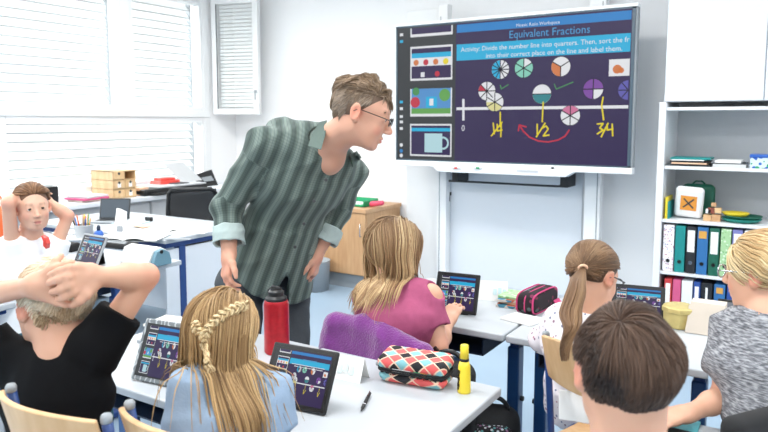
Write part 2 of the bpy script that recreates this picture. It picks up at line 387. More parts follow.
# ------------------------------------------------------------------ smooth bodies: blended volumes meshed by surface nets
def smin(a, b, k):
    if k <= 0: return np.minimum(a, b)
    h = np.maximum(k-np.abs(a-b), 0)/k
    return np.minimum(a, b)-h*h*k*.25
class Vol:
    def __init__(s): s.p = []
    def cap(s, a, b, ra, rb=None, k=.015, flat=None, op='u'):
        rb = ra if rb is None else rb; s.p.append(('c', np.asarray(a, float), np.asarray(b, float), ra, rb, k, flat, op)); return s
    def cone(s, a, b, ra, rb=None, k=.01, flat=None, op='u'):
        rb = ra if rb is None else rb; s.p.append(('f', np.asarray(a, float), np.asarray(b, float), ra, rb, k, flat, op)); return s
    def ell(s, c, r, R=None, k=.015, op='u'):
        s.p.append(('e', np.asarray(c, float), np.asarray(r, float)*np.ones(3), np.eye(3) if R is None else np.asarray(R), None, k, None, op)); return s
    def box(s, c, hx, r, R=None, k=.005, op='u'):
        s.p.append(('b', np.asarray(c, float), np.asarray(hx, float), np.eye(3) if R is None else np.asarray(R), r, k, None, op)); return s
    def plane(s, c, n):   # cut away everything on the side the normal points to
        s.p.append(('p', np.asarray(c, float), nrm(n), None, None, 0, None, 's')); return s
    def ext(s, q):
        if q[0] in 'cf':
            r = max(q[3], q[4])*(q[6][1] if q[6] else 1); return np.minimum(q[1], q[2])-r, np.maximum(q[1], q[2])+r
        if q[0] == 'e': e = np.sqrt(((q[3].T*q[2])**2).sum(1)); return q[1]-e, q[1]+e
        if q[0] == 'b': e = (np.abs(q[3].T)*q[2]).sum(1); return q[1]-e, q[1]+e
    def dist(s, q, Q):
        t = q[0]
        if t in 'cf':
            a, b = q[1], q[2]; p = Q-a; ab = b-a
            if q[6]:
                ax, rt = q[6]; ax = nrm(ax); g = 1/rt-1
                p = p+ax*((p@ax)*g)[..., None]; ab = ab+ax*(ab@ax)*g
            L2 = ab@ab+1e-12; h0 = (p@ab)/L2; h = np.clip(h0, 0, 1)
            if t == 'c': return np.sqrt(((p-h[..., None]*ab)**2).sum(-1))-(q[3]+(q[4]-q[3])*h)
            L = math.sqrt(L2); rad = np.sqrt(((p-h0[..., None]*ab)**2).sum(-1))-(q[3]+(q[4]-q[3])*h)
            return np.maximum(rad, np.maximum(-h0*L, (h0-1)*L))
        if t == 'e':
            l = (Q-q[1])@q[3].T; k0 = np.sqrt(((l/q[2])**2).sum(-1)); k1 = np.sqrt(((l/q[2]**2)**2).sum(-1))+1e-9
            return k0*(k0-1)/k1
        if t == 'b':
            l = np.abs((Q-q[1])@q[3].T)-(q[2]-q[4]); return np.sqrt((np.maximum(l, 0)**2).sum(-1))+np.minimum(l.max(-1), 0)-q[4]
        if t == 'p': return -((Q-q[1])@q[2])
    def at(s, Q):
        f = np.full(len(Q), .5)
        for q in s.p:
            d = s.dist(q, Q); f = smin(f, d, q[5]) if q[7] == 'u' else -smin(-f, d, q[5])
        return f
    def mesh(s, h=.006, wr=0, wf=(30, 60), seed=0, dirv=None):
        us = [q for q in s.p if q[7] == 'u']; E = [s.ext(q) for q in us]
        lo = np.min([e[0] for e in E], 0)-4*h-wr; hi = np.max([e[1] for e in E], 0)+4*h+wr
        n = np.ceil((hi-lo)/h).astype(int)+1
        f = np.full(tuple(n), .5, np.float32)
        ax = [lo[i]+h*np.arange(n[i]) for i in range(3)]
        for q in s.p:
            if q[0] == 'p': a0, a1 = np.zeros(3, int), n
            else:
                e = s.ext(q); mg = q[5]*1.2+3*h+wr
                a0 = np.clip(np.floor((e[0]-mg-lo)/h).astype(int), 0, n); a1 = np.clip(np.ceil((e[1]+mg-lo)/h).astype(int)+1, 0, n)
            if (a1 <= a0).any(): continue
            sl = tuple(slice(a0[i], a1[i]) for i in range(3))
            Q = np.stack(np.meshgrid(ax[0][sl[0]], ax[1][sl[1]], ax[2][sl[2]], indexing='ij'), -1).astype(np.float32)
            d = s.dist(q, Q).astype(np.float32)
            f[sl] = smin(f[sl], d, q[5]) if q[7] == 'u' else -smin(-f[sl], d, q[5])
        if wr:      # folds in cloth
            rg = np.random.RandomState(seed); band = np.abs(f) < wr*2+3*h
            I = np.argwhere(band); Q = lo+I*h; nn = np.zeros(len(Q))
            wq = Q+.02*np.sin(Q[:, [1, 2, 0]]*23+seed)
            for i in range(7):
                v = nrm(rg.normal(size=3))
                if dirv is not None: v = nrm(v-np.asarray(dirv)*(v@np.asarray(dirv))*.75)
                fr = rg.uniform(*wf); nn += (1-np.abs(np.sin(wq@v*fr+rg.uniform(0, 6))))**1.5/(1+.3*i)
            f[band] -= (wr*(nn/2.2-.55)).astype(np.float32)
        for a in range(3):
            f[tuple(slice(None) if i != a else 0 for i in range(3))] = .5; f[tuple(slice(None) if i != a else -1 for i in range(3))] = .5
        return surfnet(f, lo, h)
def surfnet(f, lo, h):
    S = f < 0; c = [S[i:S.shape[0]-1+i, j:S.shape[1]-1+j, k:S.shape[2]-1+k] for i in (0, 1) for j in (0, 1) for k in (0, 1)]
    al = c[0].copy(); an = c[0].copy()
    for x in c[1:]: al &= x; an |= x
    act = an & ~al; I = np.argwhere(act); idx = np.full(act.shape, -1, np.int32); idx[act] = np.arange(len(I))
    acc = np.zeros((len(I), 3)); cnt = np.zeros(len(I))
    C8 = [(i, j, k) for i in (0, 1) for j in (0, 1) for k in (0, 1)]
    val = {o: f[I[:, 0]+o[0], I[:, 1]+o[1], I[:, 2]+o[2]] for o in C8}
    for a in C8:
        for x in range(3):
            if a[x] == 0:
                b = list(a); b[x] = 1; b = tuple(b); fa, fb = val[a], val[b]; m = (fa < 0) != (fb < 0)
                t = np.where(m, fa/np.where(m, fa-fb, 1), 0); p = np.array(a, float)+t[:, None]*(np.array(b)-np.array(a))
                acc += p*m[:, None]; cnt += m
    V = lo+(I+acc/cnt[:, None])*h
    Fs = []
    for x in range(3):
        y, z = (x+1) % 3, (x+2) % 3
        s0 = [slice(None)]*3; s1 = [slice(None)]*3; s0[x] = slice(0, -1); s1[x] = slice(1, None)
        a, b = S[tuple(s0)], S[tuple(s1)]; e = a != b
        e[tuple(0 if i == y else slice(None) for i in range(3))] = False; e[tuple(0 if i == z else slice(None) for i in range(3))] = False
        J = np.argwhere(e); sg = a[tuple(J.T)]
        def q(dy, dz):
            K = J.copy(); K[:, y] -= dy; K[:, z] -= dz; return idx[tuple(K.T)]
        Q = np.stack([q(0, 0), q(1, 0), q(1, 1), q(0, 1)], 1); Q[~sg] = Q[~sg][:, ::-1]
        Fs.append(Q)
    Fq = np.concatenate(Fs); Fq = Fq[(Fq >= 0).all(1)]
    # one light smoothing pass
    n = len(V); s_ = np.zeros((n, 3)); cc = np.zeros(n)
    for a, b in ((0, 1), (1, 2), (2, 3), (3, 0)):
        for u, v in ((a, b), (b, a)):
            for d in range(3): s_[:, d] += np.bincount(Fq[:, u], V[Fq[:, v], d], n)
            cc += np.bincount(Fq[:, u], minlength=n)
    V = V*.5+.5*s_/np.maximum(cc, 1)[:, None]
    return V, Fq

# ------------------------------------------------------------------ the room
XW, YW, H = -5.42, 5.5, 3.0
m = MB(); m.box((XW-.3, -3.6, -.1), (2.7, YW+.2, 0), 'floor'); struct('floor', m)
m = MB(); m.box((XW-.3, -3.6, H), (2.7, YW+.2, H+.1), 'ceiling'); struct('ceiling', m)
m = MB(); m.box((XW-.3, YW, 0), (2.7, YW+.2, H), 'wall'); struct('wall_front', m)
m = MB(); m.box((2.5, -3.6, 0), (2.7, YW, H), 'wall'); struct('wall_right', m)
m = MB(); m.box((XW-.3, -3.8, 0), (2.7, -3.6, H), 'wall'); struct('wall_back', m)
m = MB()        # wall on the window side: under, over and beside the glazing
m.box((XW-.3, -3.6, 0), (XW, YW, .86), 'wall'); m.box((XW-.3, -3.6, 2.78), (XW, YW, H), 'wall')
m.box((XW-.3, 5.10, .86), (XW, YW, 2.78), 'wall'); m.box((XW-.3, -3.6, .86), (XW, -3.0, 2.78), 'wall')
struct('wall_left', m)
# windows: tall upper casements over low fixed lights, outside blinds behind the glass
def window(n, y0, y1, z0, z1, label, pitch=.0755, fr=.055, ang=-.80):
    m = MB()
    for a, b in (((y0, z0), (y0+fr, z1)), ((y1-fr, z0), (y1, z1)), ((y0+fr, z0), (y1-fr, z0+fr)), ((y0+fr, z1-fr), (y1-fr, z1))):
        m.box((XW-.10, a[0], a[1]), (XW+.005, b[0], b[1]), 'frame_white')
    w_ = struct('window_%d' % n, m, bevel=.004)
    m = MB(); m.box((XW-.055, y0+fr, z0+fr), (XW-.049, y1-fr, z1-fr), 'glass_pane'); g_ = m.build('pane', w_); g_['kind'] = 'structure'
    root = thing('window_blind', label, 'blind', (XW-.19, (y0+y1)/2, z0))
    m = MB(); z = z0+.03; hw = .040
    while z < z1-.02:
        c_ = A(XW-.19, (y0+y1)/2, z); d = A(math.cos(ang)*hw, 0, math.sin(ang)*hw)
        m.obox(c_, d, A(0, (y1-y0)/2-.035, 0), nrm(A(-d[2], 0, d[0]))*.0012, 'slat'); m.obox(c_+d+A(.001, 0, -.004), A(.001, 0, 0), A(0, (y1-y0)/2-.035, 0), A(0, 0, .0055), 'slat_shade_line'); z += pitch  # each slat gets an added grey edge strip that draws its shade line
    m.build('slats', root, off=np.array(root.location))
    for y in (y0+.03, y1-.03): m = MB(); m.box((XW-.22, y-.008, z0), (XW-.16, y+.008, z1), 'mid_grey'); m.build('guide_rail', root, off=np.array(root.location))
    return w_
window(1, 2.05, 4.06, 1.60, 2.76, 'upper blind behind the wide window on the left')
window(2, 4.13, 5.06, 1.60, 2.76, 'upper blind behind the narrower window next to the front wall')
window(3, -.1, 2.0, 1.60, 2.76, 'upper blind of the window outside the left edge of the photo')
window(4, 2.9, 5.06, .88, 1.55, 'low blind behind the long lower window above the sill')
window(5, -.1, 2.8, .88, 1.55, 'low blind beyond the left edge of the photo')
window(6, -2.9, -.2, .88, 2.76, 'tall blind of the window behind the pupils')
m = MB(); m.box((XW-.12, -3.0, 1.55), (XW+.03, 5.10, 1.61), 'frame_white'); struct('trim_1', m, bevel=.006)
m = MB(); m.box((XW-.12, 5.04, .86), (XW+.01, 5.12, 2.78), 'frame_white'); m.box((XW-.12, 4.05, 1.6), (XW+.012, 4.14, 2.78), 'frame_white'); m.box((XW-.12, 1.98, 1.6), (XW+.012, 2.06, 2.78), 'frame_white')
m.box((XW-.12, -.22, .86), (XW+.012, -.08, 2.78), 'frame_white'); m.box((XW-.12, 2.79, .86), (XW+.012, 2.91, 1.56), 'frame_white'); struct('trim_2', m, bevel=.005)
# sill with its front panelling
m = MB(); m.box((XW, -3.0, .80), (-4.96, 5.30, .84), 'cool_panel'); struct('trim_3', m, bevel=.006)
m = MB(); m.box((XW, -3.0, .04), (-5.02, 5.28, .80), 'light_grey')
for i in range(-2, 6): m.box((-5.02, i*1.0-.01, .1), (-5.012, i*1.0+.01, .78), 'mid_grey')
struct('trim_4', m)
m = MB(); m.box((-5.02, 5.485, 0), (2.5, YW, .08), 'mid_grey'); struct('baseboard_front', m)

# casement sash swung open against the front wall
a0, a1 = A(XW+.03, 5.16, 0), A(-4.87, 5.30, 0); dx = nrm(a1-a0); wd = np.linalg.norm(a1-a0); nz = np.cross(Zu, dx)
root = thing('open_casement', 'white open window sash with slatted blind folded back at the room corner', 'window', a0+Zu*1.58)
def sb(m, u0, u1, z0, z1, t0, t1, mt): c_ = a0+dx*(u0+u1)/2+nz*(t0+t1)/2+Zu*(z0+z1)/2; m.obox(c_, dx*(u1-u0)/2, nz*(t1-t0)/2, Zu*(z1-z0)/2, mt)
m = MB(); of = np.array(root.location)
for q in ((0, .06, 1.58, 2.78), (wd-.06, wd, 1.58, 2.78), (.06, wd-.06, 1.58, 1.64), (.06, wd-.06, 2.72, 2.78)): sb(m, *q, -.03, .03, 'frame_white')
m.build('frame', root, bevel=.004, off=of)
m = MB(); sb(m, .06, wd-.06, 1.64, 2.72, -.004, .0, 'glass_pane'); m.build('pane', root, off=of)
m = MB(); z = 1.66
while z < 2.71: sb(m, .075, wd-.065, z, z+.030, .010, .013, 'frame_white'); z += .0755/2
m.build('slats', root, off=of)
m = MB(); sb(m, .058, .066, 1.64, 2.72, -.034, -.028, 'dark_grey'); m.build('seal_strip', root, off=of)
m = MB(); sb(m, wd-.045, wd-.015, 1.80, 1.83, -.045, -.030, 'mid_grey'); sb(m, wd-.036, wd-.024, 1.73, 1.82, -.055, -.045, 'mid_grey'); m.build('handle', root, bevel=.003, off=of)

# whiteboard on its lifting posts behind the display
def tb(name, label, cat, boxes, bevel=.004, loc=None, group=None):
    """a thing from boxes: {part: [(lo, hi, mat)...]}"""
    allb = [b for L in boxes.values() for b in L]; lo = np.min([b[0] for b in allb], 0); hi = np.max([b[1] for b in allb], 0)
    loc = A((lo[0]+hi[0])/2, (lo[1]+hi[1])/2, lo[2]) if loc is None else loc
    r = thing(name, label, cat, loc, group=group)
    for pn, L in boxes.items():
        m = MB()
        for lo_, hi_, mt in L: m.box(lo_, hi_, mt)
        m.build(pn.split('#')[0], r, bevel=bevel, off=loc)
    return r
xa, xb = aty(447, 200, 5.34)[0], aty(583, 200, 5.34)[0]
tb('whiteboard_cupboard', 'tall pale white cupboard front with a small lock below the display', 'cupboard', {
    'door': [((xa+.006, 5.34, .09), (xb-.006, 5.36, 2.28), 'cool_panel')], 'frame': [((xa, 5.355, .0), (xb, 5.49, 2.3), 'white_panel')],
    'lock': [((xa+.028, 5.322, .855), (xa+.044, 5.34, .885), 'black_plastic'), ((xa+.033, 5.315, .80), (xa+.039, 5.325, .86), 'black_plastic')]})
x1 = aty(437, 200, 5.25)[0]; x2 = aty(446, 200, 5.25)[0]
tb('lifting_post', 'slim white post under the left half of the display', 'post', {'column': [((x1, 5.25, 0), (x2, 5.335, 2.5), 'frame_white')], 'groove': [((x1+.02, 5.244, .1), (x1+.027, 5.25, 2.4), 'mid_grey')]}, group=None)
x1 = aty(584, 200, 5.25)[0]; x2 = aty(600, 200, 5.25)[0]
tb('lifting_post', 'slim white post under the right half of the display, nearer the shelf', 'post', {'column': [((x1, 5.25, 0), (x2, 5.335, 2.5), 'frame_white')], 'groove': [((x2-.027, 5.244, .1), (x2-.02, 5.25, 2.4), 'mid_grey')]})
x1 = aty(404, 200, 5.36)[0]; x2 = aty(436, 200, 5.36)[0]
tb('wall_panel', 'narrow white panel left of the display post', 'panel', {'board': [((x1, 5.40, .0), (x2, 5.49, 2.5), 'frame_white')]})

# ------------------------------------------------------------------ display content, shared by the big screen and the tablets
SY = 5.0
_c = [aty(396, 27, SY), aty(636, 6, SY), aty(396, 160, SY), aty(632, 168, SY)]
SX0, SX1, SZ1, SZ0 = _c[0][0], _c[1][0], (_c[0][2]+_c[1][2])/2, (_c[2][2]+_c[3][2])/2
ASP = (SX1-SX0)/(SZ1-SZ0)
def uv(px, py): p = aty(px, py, SY); return (p[0]-SX0)/(SX1-SX0), (SZ1-p[2])/(SZ1-SZ0)
def text_mesh(txt, size):
    c = bpy.data.curves.new('t', 'FONT'); c.body = txt; c.size = size; c.resolution_u = 2
    o = bpy.data.objects.new('t', c); me = o.to_mesh(); V = [tuple(v.co) for v in me.vertices]; Fs = [tuple(p.vertices) for p in me.polygons]
    o.to_mesh_clear(); bpy.data.objects.remove(o); bpy.data.curves.remove(c); return V, Fs
def content(m, f, fine=True):
    """f(u, v, layer) -> point; u right, v down, both 0..1 over the glass."""
    def quad(u0, v0, u1, v1, mt, l): m.add([f(u0, v1, l), f(u1, v1, l), f(u1, v0, l), f(u0, v0, l)], [(0, 1, 2, 3)], mt)
    def disc(u, v, r, mt, l, a0=0, a1=360, ru=None):
        n = max(3, int((a1-a0)/15)); pts = [] if a1-a0 >= 359 else [f(u, v, l)]
        for i in range(n+1):
            a = math.radians(a0+(a1-a0)*i/n); pts.append(f(u+r/ASP*math.cos(a), v-r*math.sin(a), l))
        if a1-a0 >= 359: pts = pts[:-1]
        m.add(pts, [tuple(range(len(pts)))], mt)
    def line(pts, wd_, mt, l):
        for (ua, va), (ub, vb) in zip(pts[:-1], pts[1:]):
            dx, dy = (ub-ua)*ASP, vb-va; L = math.hypot(dx, dy)+1e-9; nx, ny = -dy/L*wd_/2, dx/L*wd_/2; ex, ey = dx/L*wd_*.2, dy/L*wd_*.2
            q = [(ua-(ex-nx)/ASP, va-ey+ny), (ub+(ex+nx)/ASP, vb+ey+ny), (ub+(ex-nx)/ASP, vb+ey-ny), (ua-(ex+nx)/ASP, va-ey-ny)]
            m.add([f(a, b, l) for a, b in q], [(0, 1, 2, 3)], mt)
    def pxl(pts, wd_, mt, l): line([uv(*p) for p in pts], wd_, mt, l)
    def text(t, u, v, h, mt, l, squeeze=1.0, align=0):
        V, Fs = text_mesh(t, h*1.35)
        if not V: return
        wdt = max(x for x, _, _ in V)*squeeze/ASP; u0 = u-wdt*align
        m.add([f(u0+x*squeeze/ASP, v-y, l) for x, y, _ in V], Fs, mt)
    quad(0, 0, 1, 1, 's_dark', 0)
    ul = uv(455, 90)[0]; quad(0, 0, ul, 1, 's_panel', 1); ur = uv(629, 80)[0]
    v0, v1 = uv(516, 14)[1], uv(516, 22.5)[1]; quad(ul+.004, .022, ur, .078, 's_strip', 2)
    quad(ul+.004, uv(459, 44.4)[1], ur, uv(459, 60.6)[1], 's_cyan', 2)
    ty = uv(545, 30)
    if fine:
        text('Mosaic Ratio Workspace', (ul+ur)/2, .068, .022, 's_white', 3, align=.5)
        tw = lambda t, h: max(x for x, _, _ in text_mesh(t, h*1.35)[0])
        text('Equivalent Fractions', uv(508.5, 30)[0], uv(551, 35.3)[1], .054, 's_title', 3, (uv(593, 30)[0]-uv(508.5, 30)[0])*ASP/tw('Equivalent Fractions', .056))
        t1_ = 'Activity: Divide the number line into quarters. Then, sort the fr'; text(t1_, uv(460.5, 50)[0], uv(461, 51.8)[1], .034, 's_white', 3, (ur-uv(460.5, 50)[0]-.004)*ASP/tw(t1_, .034))
        t2_ = 'into their correct place on the line and label them.'; text(t2_, uv(485.5, 50)[0], uv(461, 59.2)[1], .034, 's_white', 3, (uv(622, 50)[0]-uv(485.5, 50)[0])*ASP/tw(t2_, .034))
    else:
        quad((ul+ur)/2-.12, .15, (ul+ur)/2+.12, .175, 's_title', 3); quad((ul+ur)/2-.30, .262, (ul+ur)/2+.28, .274, 's_white', 3); quad((ul+ur)/2-.25, .30, (ul+ur)/2+.25, .312, 's_white', 3)
    vl = uv(520, 108)[1]; quad(ul+.006, vl-.010, ur, vl+.010, 's_white', 3)
    pxl([(463, 99.5), (463, 120)], .018, 's_white', 3)
    R_ = .064
    def pie(px, py, back, parts, spokes, r=R_):
        u, v = uv(px, py); disc(u, v, r*1.05, 's_line', 4); disc(u, v, r, back, 5)
        for mt, a, b in parts: disc(u, v, r*.99, mt, 6, a, b)
        for a in spokes:
            q = math.radians(a); line([(u, v), (u+r*math.cos(q)/ASP, v-r*math.sin(q))], .007, 's_line', 7)
    pie(500, 69.5, 's_white', [('s_cyan', 90, 270)], range(0, 360, 30)); pie(523.5, 68, 's_mint', [('s_white', 30, 90)], range(30, 390, 60))
    pie(560.5, 66.5, 's_white', [('s_orange', 150, 270)], (30, 150, 270)); pie(486.5, 91, 's_white', [('s_red', 135, 180)], range(0, 360, 45))
    pie(494.5, 102, 's_white', [('s_lemon', 180, 330)], (90, 150, 210, 270, 330, 30)); pie(541.5, 94, 's_white', [('s_teal', 180, 360)], (0, 180))
    pie(593, 89, 's_purple', [('s_white', 270, 360)], (0, 90, 180, 270)); pie(570, 115.5, 's_white', [('s_pink', 30, 150)], range(30, 390, 60))
    u, v = uv(628, 90); disc(u, v, R_*.95, 's_violet', 5, 90, 270); [line([(u, v), (u+R_*.9*math.cos(q)/ASP, v-R_*.9*math.sin(q))], .007, 's_line', 6) for q in (math.radians(130), math.radians(180), math.radians(230))]
    u0, va = uv(609, 59.5); quad(u0, va, ur, va+.105, 's_white', 4); disc(uv(617, 70)[0], va+.062, .028, 's_orange', 5, ru=1); disc(uv(621, 70)[0], va+.07, .018, 's_orange', 5)
    if fine:
        text('0', uv(461, 131)[0], uv(463, 131)[1], .046, 's_white', 4, .9)
        pxl([(500, 85), (501, 89), (508, 84.5)], .007, 's_green', 4); pxl([(554, 84), (556, 89), (573, 82)], .007, 's_green', 4)
        Y_ = 's_yellow'; wy = .010
        for pts in ([(500, 112), (500, 127)], [(493, 123), (494, 134)], [(491, 136), (502, 122)], [(497, 124), (497, 131), (502, 130)], [(501, 124), (500.5, 137)],
                    [(543, 102), (542, 122)], [(537, 124), (537, 134)], [(536, 137), (545, 123)], [(542, 128), (546, 126), (548, 129), (543, 136), (549, 135)],
                    [(603, 97), (601.5, 105), (603.5, 120)], [(597, 124), (603, 123.5), (599.5, 128), (603, 130), (597, 134)], [(601, 137), (608, 123)], [(607, 124), (607, 130), (613, 129)], [(612, 124), (612.5, 136)]):
            pxl(pts, wy, Y_, 8)
        pxl([(569, 130), (565, 136), (558, 140), (548, 142), (538, 141), (529, 137), (523, 131), (519, 125)], .010, 's_red', 4); pxl([(518, 131), (519, 125), (526, 127)], .010, 's_red', 4)
    else:
        for a, b in ((500, 128), (542, 128), (605, 128)): pxl([(a-4, b-5), (a-2, b+7), (a+5, b-5)], .012, 's_yellow', 4); pxl([(a, 110), (a, b-6)], .010, 's_yellow', 4)
    # thumbnails down the side
    def th(x0, y0, x1, y1): a = uv(x0, y0); b = uv(x1, y1); return a[0], a[1], b[0], b[1]
    a0_, a1_ = uv(410, 60)[0], uv(452, 60)[0]
    T = [(.02, .085), (.155, .405), (.465, .67), (.725, .965)]
    for i, (va, vb) in enumerate(T):
        quad(a0_, va, a1_, vb, 's_white', 3); b0, b1 = a0_+.006, a1_-.006; ww = b1-b0; hh = vb-va
        if i == 0: quad(b0, va, b1, vb-.02, 's_dark', 4)
        if i == 1:
            quad(b0, va+.015, b1, va+.05, 's_dark', 4); quad(b0, va+.05, b1, va+.085, 's_cyan', 4); quad(b0, va+.145, b1, vb-.015, 's_dark', 4)
            for k, mt in enumerate(('s_orange', 's_red', 's_orange', 's_yellow')): disc(b0+ww*(.12+.25*k), va+.118, .022, mt, 5)
            quad(b0+ww*.24, va+.19, b0+ww*.34, va+.225, 's_white', 5); disc(b0+ww*.66, va+.205, .02, 's_red', 5)
        if i == 2:
            quad(b0, va+.0, b1, vb-.02, 's_sky', 4); quad(b0, vb-.06, b1, vb-.02, 's_leaf', 5); disc(b0+ww*.10, va+.10, .04, 's_red', 6); disc(b0+ww*.85, va+.05, .045, 's_leaf', 6); disc(b0+ww*.12, va+.02, .03, 's_green', 5)
            quad(b0+ww*.38, va+.06, b0+ww*.66, va+.14, 's_cyan', 6); quad(b0+ww*.47, va+.075, b0+ww*.57, va+.125, 's_white', 7)
        if i == 3:
            quad(b0, va+.012, b1, vb-.012, 's_dark', 4); quad(b0, va+.03, b1, va+.055, 's_cyan', 5); quad(b0+ww*.35, va+.07, b0+ww*.80, vb-.03, 's_ice', 6)
            disc(b0+ww*.82, va+.14, .048, 's_ice', 5); disc(b0+ww*.82, va+.14, .034, 's_dark', 5.5)
    if fine:
        for v_ in (.05, .10, .55, .60, .66, .70, .75): quad(.018, v_, .034, v_+.02, 's_white' if v_ not in (.10, .55) else 's_cyan', 3)
        for v_ in (.885, .965): disc(.026, v_, .014, 's_white', 3)
        disc(.026, .93, .014, 's_strip', 3)

# ------------------------------------------------------------------ the big display
root = thing('display_screen', 'large wall-mounted interactive screen showing a lesson titled Equivalent Fractions', 'screen', ((SX0+SX1)/2, SY+.05, SZ0-.1)); of = np.array(root.location)
m = MB(); m.box((SX0-.005, SY+.012, SZ0-.005), (SX1+.012, SY+.09, SZ1+.012), 'mid_grey'); m.box((SX0+.2, SY+.09, SZ0+.15), (SX1-.2, SY+.16, SZ1-.2), 'mid_grey'); m.build('housing', root, bevel=.006, off=of)
m = MB(); m.box((SX0-.012, SY-.004, SZ1), (SX1+.016, SY+.085, SZ1+.022), 'frame_white'); m.build('top_edge', root, bevel=.003, off=of)
bz = .022; m = MB(); m.box((SX0, SY+.002, SZ0), (SX0+bz*.6, SY+.014, SZ1), 'glass_edge'); m.box((SX1-bz, SY+.002, SZ0), (SX1, SY+.014, SZ1), 'glass_edge')
m.box((SX0, SY+.002, SZ1-bz*.6), (SX1, SY+.014, SZ1), 'glass_edge'); m.box((SX0, SY+.002, SZ0), (SX1, SY+.014, SZ0+bz*.5), 'glass_edge'); m.build('bezel', root, off=of)
m = MB(); g0, g1 = (SX0+bz*.6, SX1-bz), (SZ1-bz*.6, SZ0+bz*.5)
content(m, lambda u, v, l: (SX0+(SX1-SX0)*u, SY+.008-l*.0004, SZ1+(SZ0-SZ1)*v)); 
m.build('display', root, off=of)
m = MB(); zb = SZ0
m.box((SX0-.012, SY-.012, zb-.045), (SX1+.016, SY+.08, zb), 'frame_white')
xl, xr = aty(441, 166, SY)[0], aty(567, 172, SY)[0]
m.prism([(xl-.05, SY-.05, zb-.045), (xr+.06, SY-.05, zb-.045), (xr, SY-.05, zb-.082), (xl, SY-.05, zb-.082)], (0, .12, 0), 'frame_white'); m.build('bottom_bar', root, bevel=.004, off=of)
for px_, mt, ww in ((456, 'red_plastic', .075), (478, 'green_plastic', .075), (553, 'black_plastic', .05)):
    q = aty(px_, 168, SY-.055); m = MB(); m.tube([q+A(-ww/2, -.002, 0), q+A(ww/2, -.002, 0)], .007, 'frame_white', 10); m.tube([q+A(-ww/5, -.002, 0), q+A(ww/5, -.002, 0)], .008, mt, 10); m.build('stylus', root, smooth=True, off=of)
q = aty(528, 171, SY-.05); m = MB(); m.box((q[0]-.09, q[1]-.006, q[2]-.008), (q[0]+.08, q[1], q[2]+.008), 'light_grey'); m.build('speaker_slot', root, off=of)
# black carrying bracket under the bar
q1, q2 = aty(449, 181, 5.14), aty(568, 184, 5.14); zt = SZ0-.05
root = thing('screen_bracket', 'black metal bracket bar hanging just under the display', 'bracket', ((q1[0]+q2[0])/2, 5.2, q1[2])); of = np.array(root.location)
m = MB(); m.tube([A(q1[0]-.01, 5.16, q1[2]), A(q2[0]-.08, 5.16, q1[2]), A(q2[0], 5.16, q1[2]+.03)], .009, 'black_plastic', 8); m.build('bar', root, off=of)
for x in (q1[0]+.06, q2[0]-.03):
    m = MB(); m.box((x-.03, 5.13, q1[2]-.005), (x+.03, 5.34, zt-.0), 'black_plastic'); m.build('arm', root, bevel=.003, off=of)

# ------------------------------------------------------------------ open shelf at the right and the cupboard over it
YB = 4.95; xs = aty(655.5, 200, YB)[0]; xe = .55
root = thing('bookshelf', 'white open bookshelf full of ring binders against the front wall', 'shelf', ((xs+xe)/2, 5.2, 0)); of = np.array(root.location)
m = MB(); m.box((xs, YB, 0), (xs+.045, 5.47, 1.635), 'white_panel'); m.build('side_panel', root, bevel=.003, off=of)
m = MB(); m.box((xe-.03, YB, 0), (xe, 5.47, 1.635), 'white_panel'); m.build('side_panel', root, bevel=.003, off=of)
m = MB(); m.box((xs+.045, 5.45, 0), (xe-.03, 5.47, 1.61), 'light_grey'); m.build('back_panel', root, off=of)
SHZ = [.09, .465, .83, 1.20]
for z in SHZ+[1.60]:
    m = MB(); m.box((xs+.045, YB+.012, z-.022), (xe-.03, 5.45, z), 'white_panel'); m.build('shelf_board' if z < 1.6 else 'top_board', root, bevel=.002, off=of)
tb('wall_cupboard', 'white closed cupboard doors above the open bookshelf', 'cupboard', {
    'body': [((xs+.02, YB+.06, 1.637), (xe, 5.47, 2.75), 'cool_panel')], 'door': [((xs+.025, YB+.04, 1.640), (xs+.62, YB+.06, 2.74), 'cool_panel')], 'door#2': [((xs+.625, YB+.04, 1.640), (xe-.005, YB+.06, 2.74), 'cool_panel')]})
def binder(x0, x1, z, mt, lab, lmat=None, top=.32, row='', ring=True, lh=(.12, .29), wide=.72):
    w_ = (x1-x0)*.94; r = thing('ring_binder', lab, 'binder', ((x0+x1)/2, YB+.17, z), group=row); of = np.array(r.location)
    m = MB(); m.box((x0, YB+.02, z+.001), (x0+w_, YB+.31, z+top), mt); m.build('cover', r, bevel=.003, off=of)
    xc = x0+w_/2
    if lmat: m = MB(); m.box((xc-w_*wide/2, YB+.017, z+lh[0]), (xc+w_*wide/2, YB+.0195, z+lh[1]), lmat); m.build('spine_label', r, off=of)
    if ring:
        m = MB(); m.lathe([(.0, 0), (.013, 0), (.013, .003), (.009, .003), (.009, .0015), (0, .0015)], (xc, YB+.020, z+.075), 'black_plastic' if mt != 'black_file' else 'chrome', 16, ax=A(0, -1, 0)); m.build('finger_ring', r, off=of)
    return r
px2x = lambda p: aty(p, 245, YB+.02)[0]
R1 = [(663, 674.5, 'floral_paper', 'ring binder with a pink flowered white cover at the left end of the upper row', None), (675, 685.5, 'teal_file', 'glossy teal ring binder second from the left, upper row', None), (686, 696.5, 'black_file', 'black ring binder with a tall white label, upper row', 'paper'),
      (697, 708.5, 'blue_file', 'mid blue ring binder with small orange sticker, upper row', 'tan_file'), (709, 720, 'dark_green_file', 'dark green ring binder with a white label, upper row', 'paper'), (720.5, 731.5, 'green_pattern', 'pale green patterned ring binder, upper row', None),
      (732, 743, 'lavender_file', 'lavender ring binder with a white label, upper row', 'paper'), (744, 754.5, 'white_file', 'plain white ring binder right of the lavender one', None), (755, 768, 'white_file', 'white ring binder with a tan frame label near the photo edge', 'tan_file'), (769, 779, 'navy_file', 'navy ring binder just past the photo edge, upper row', None)]
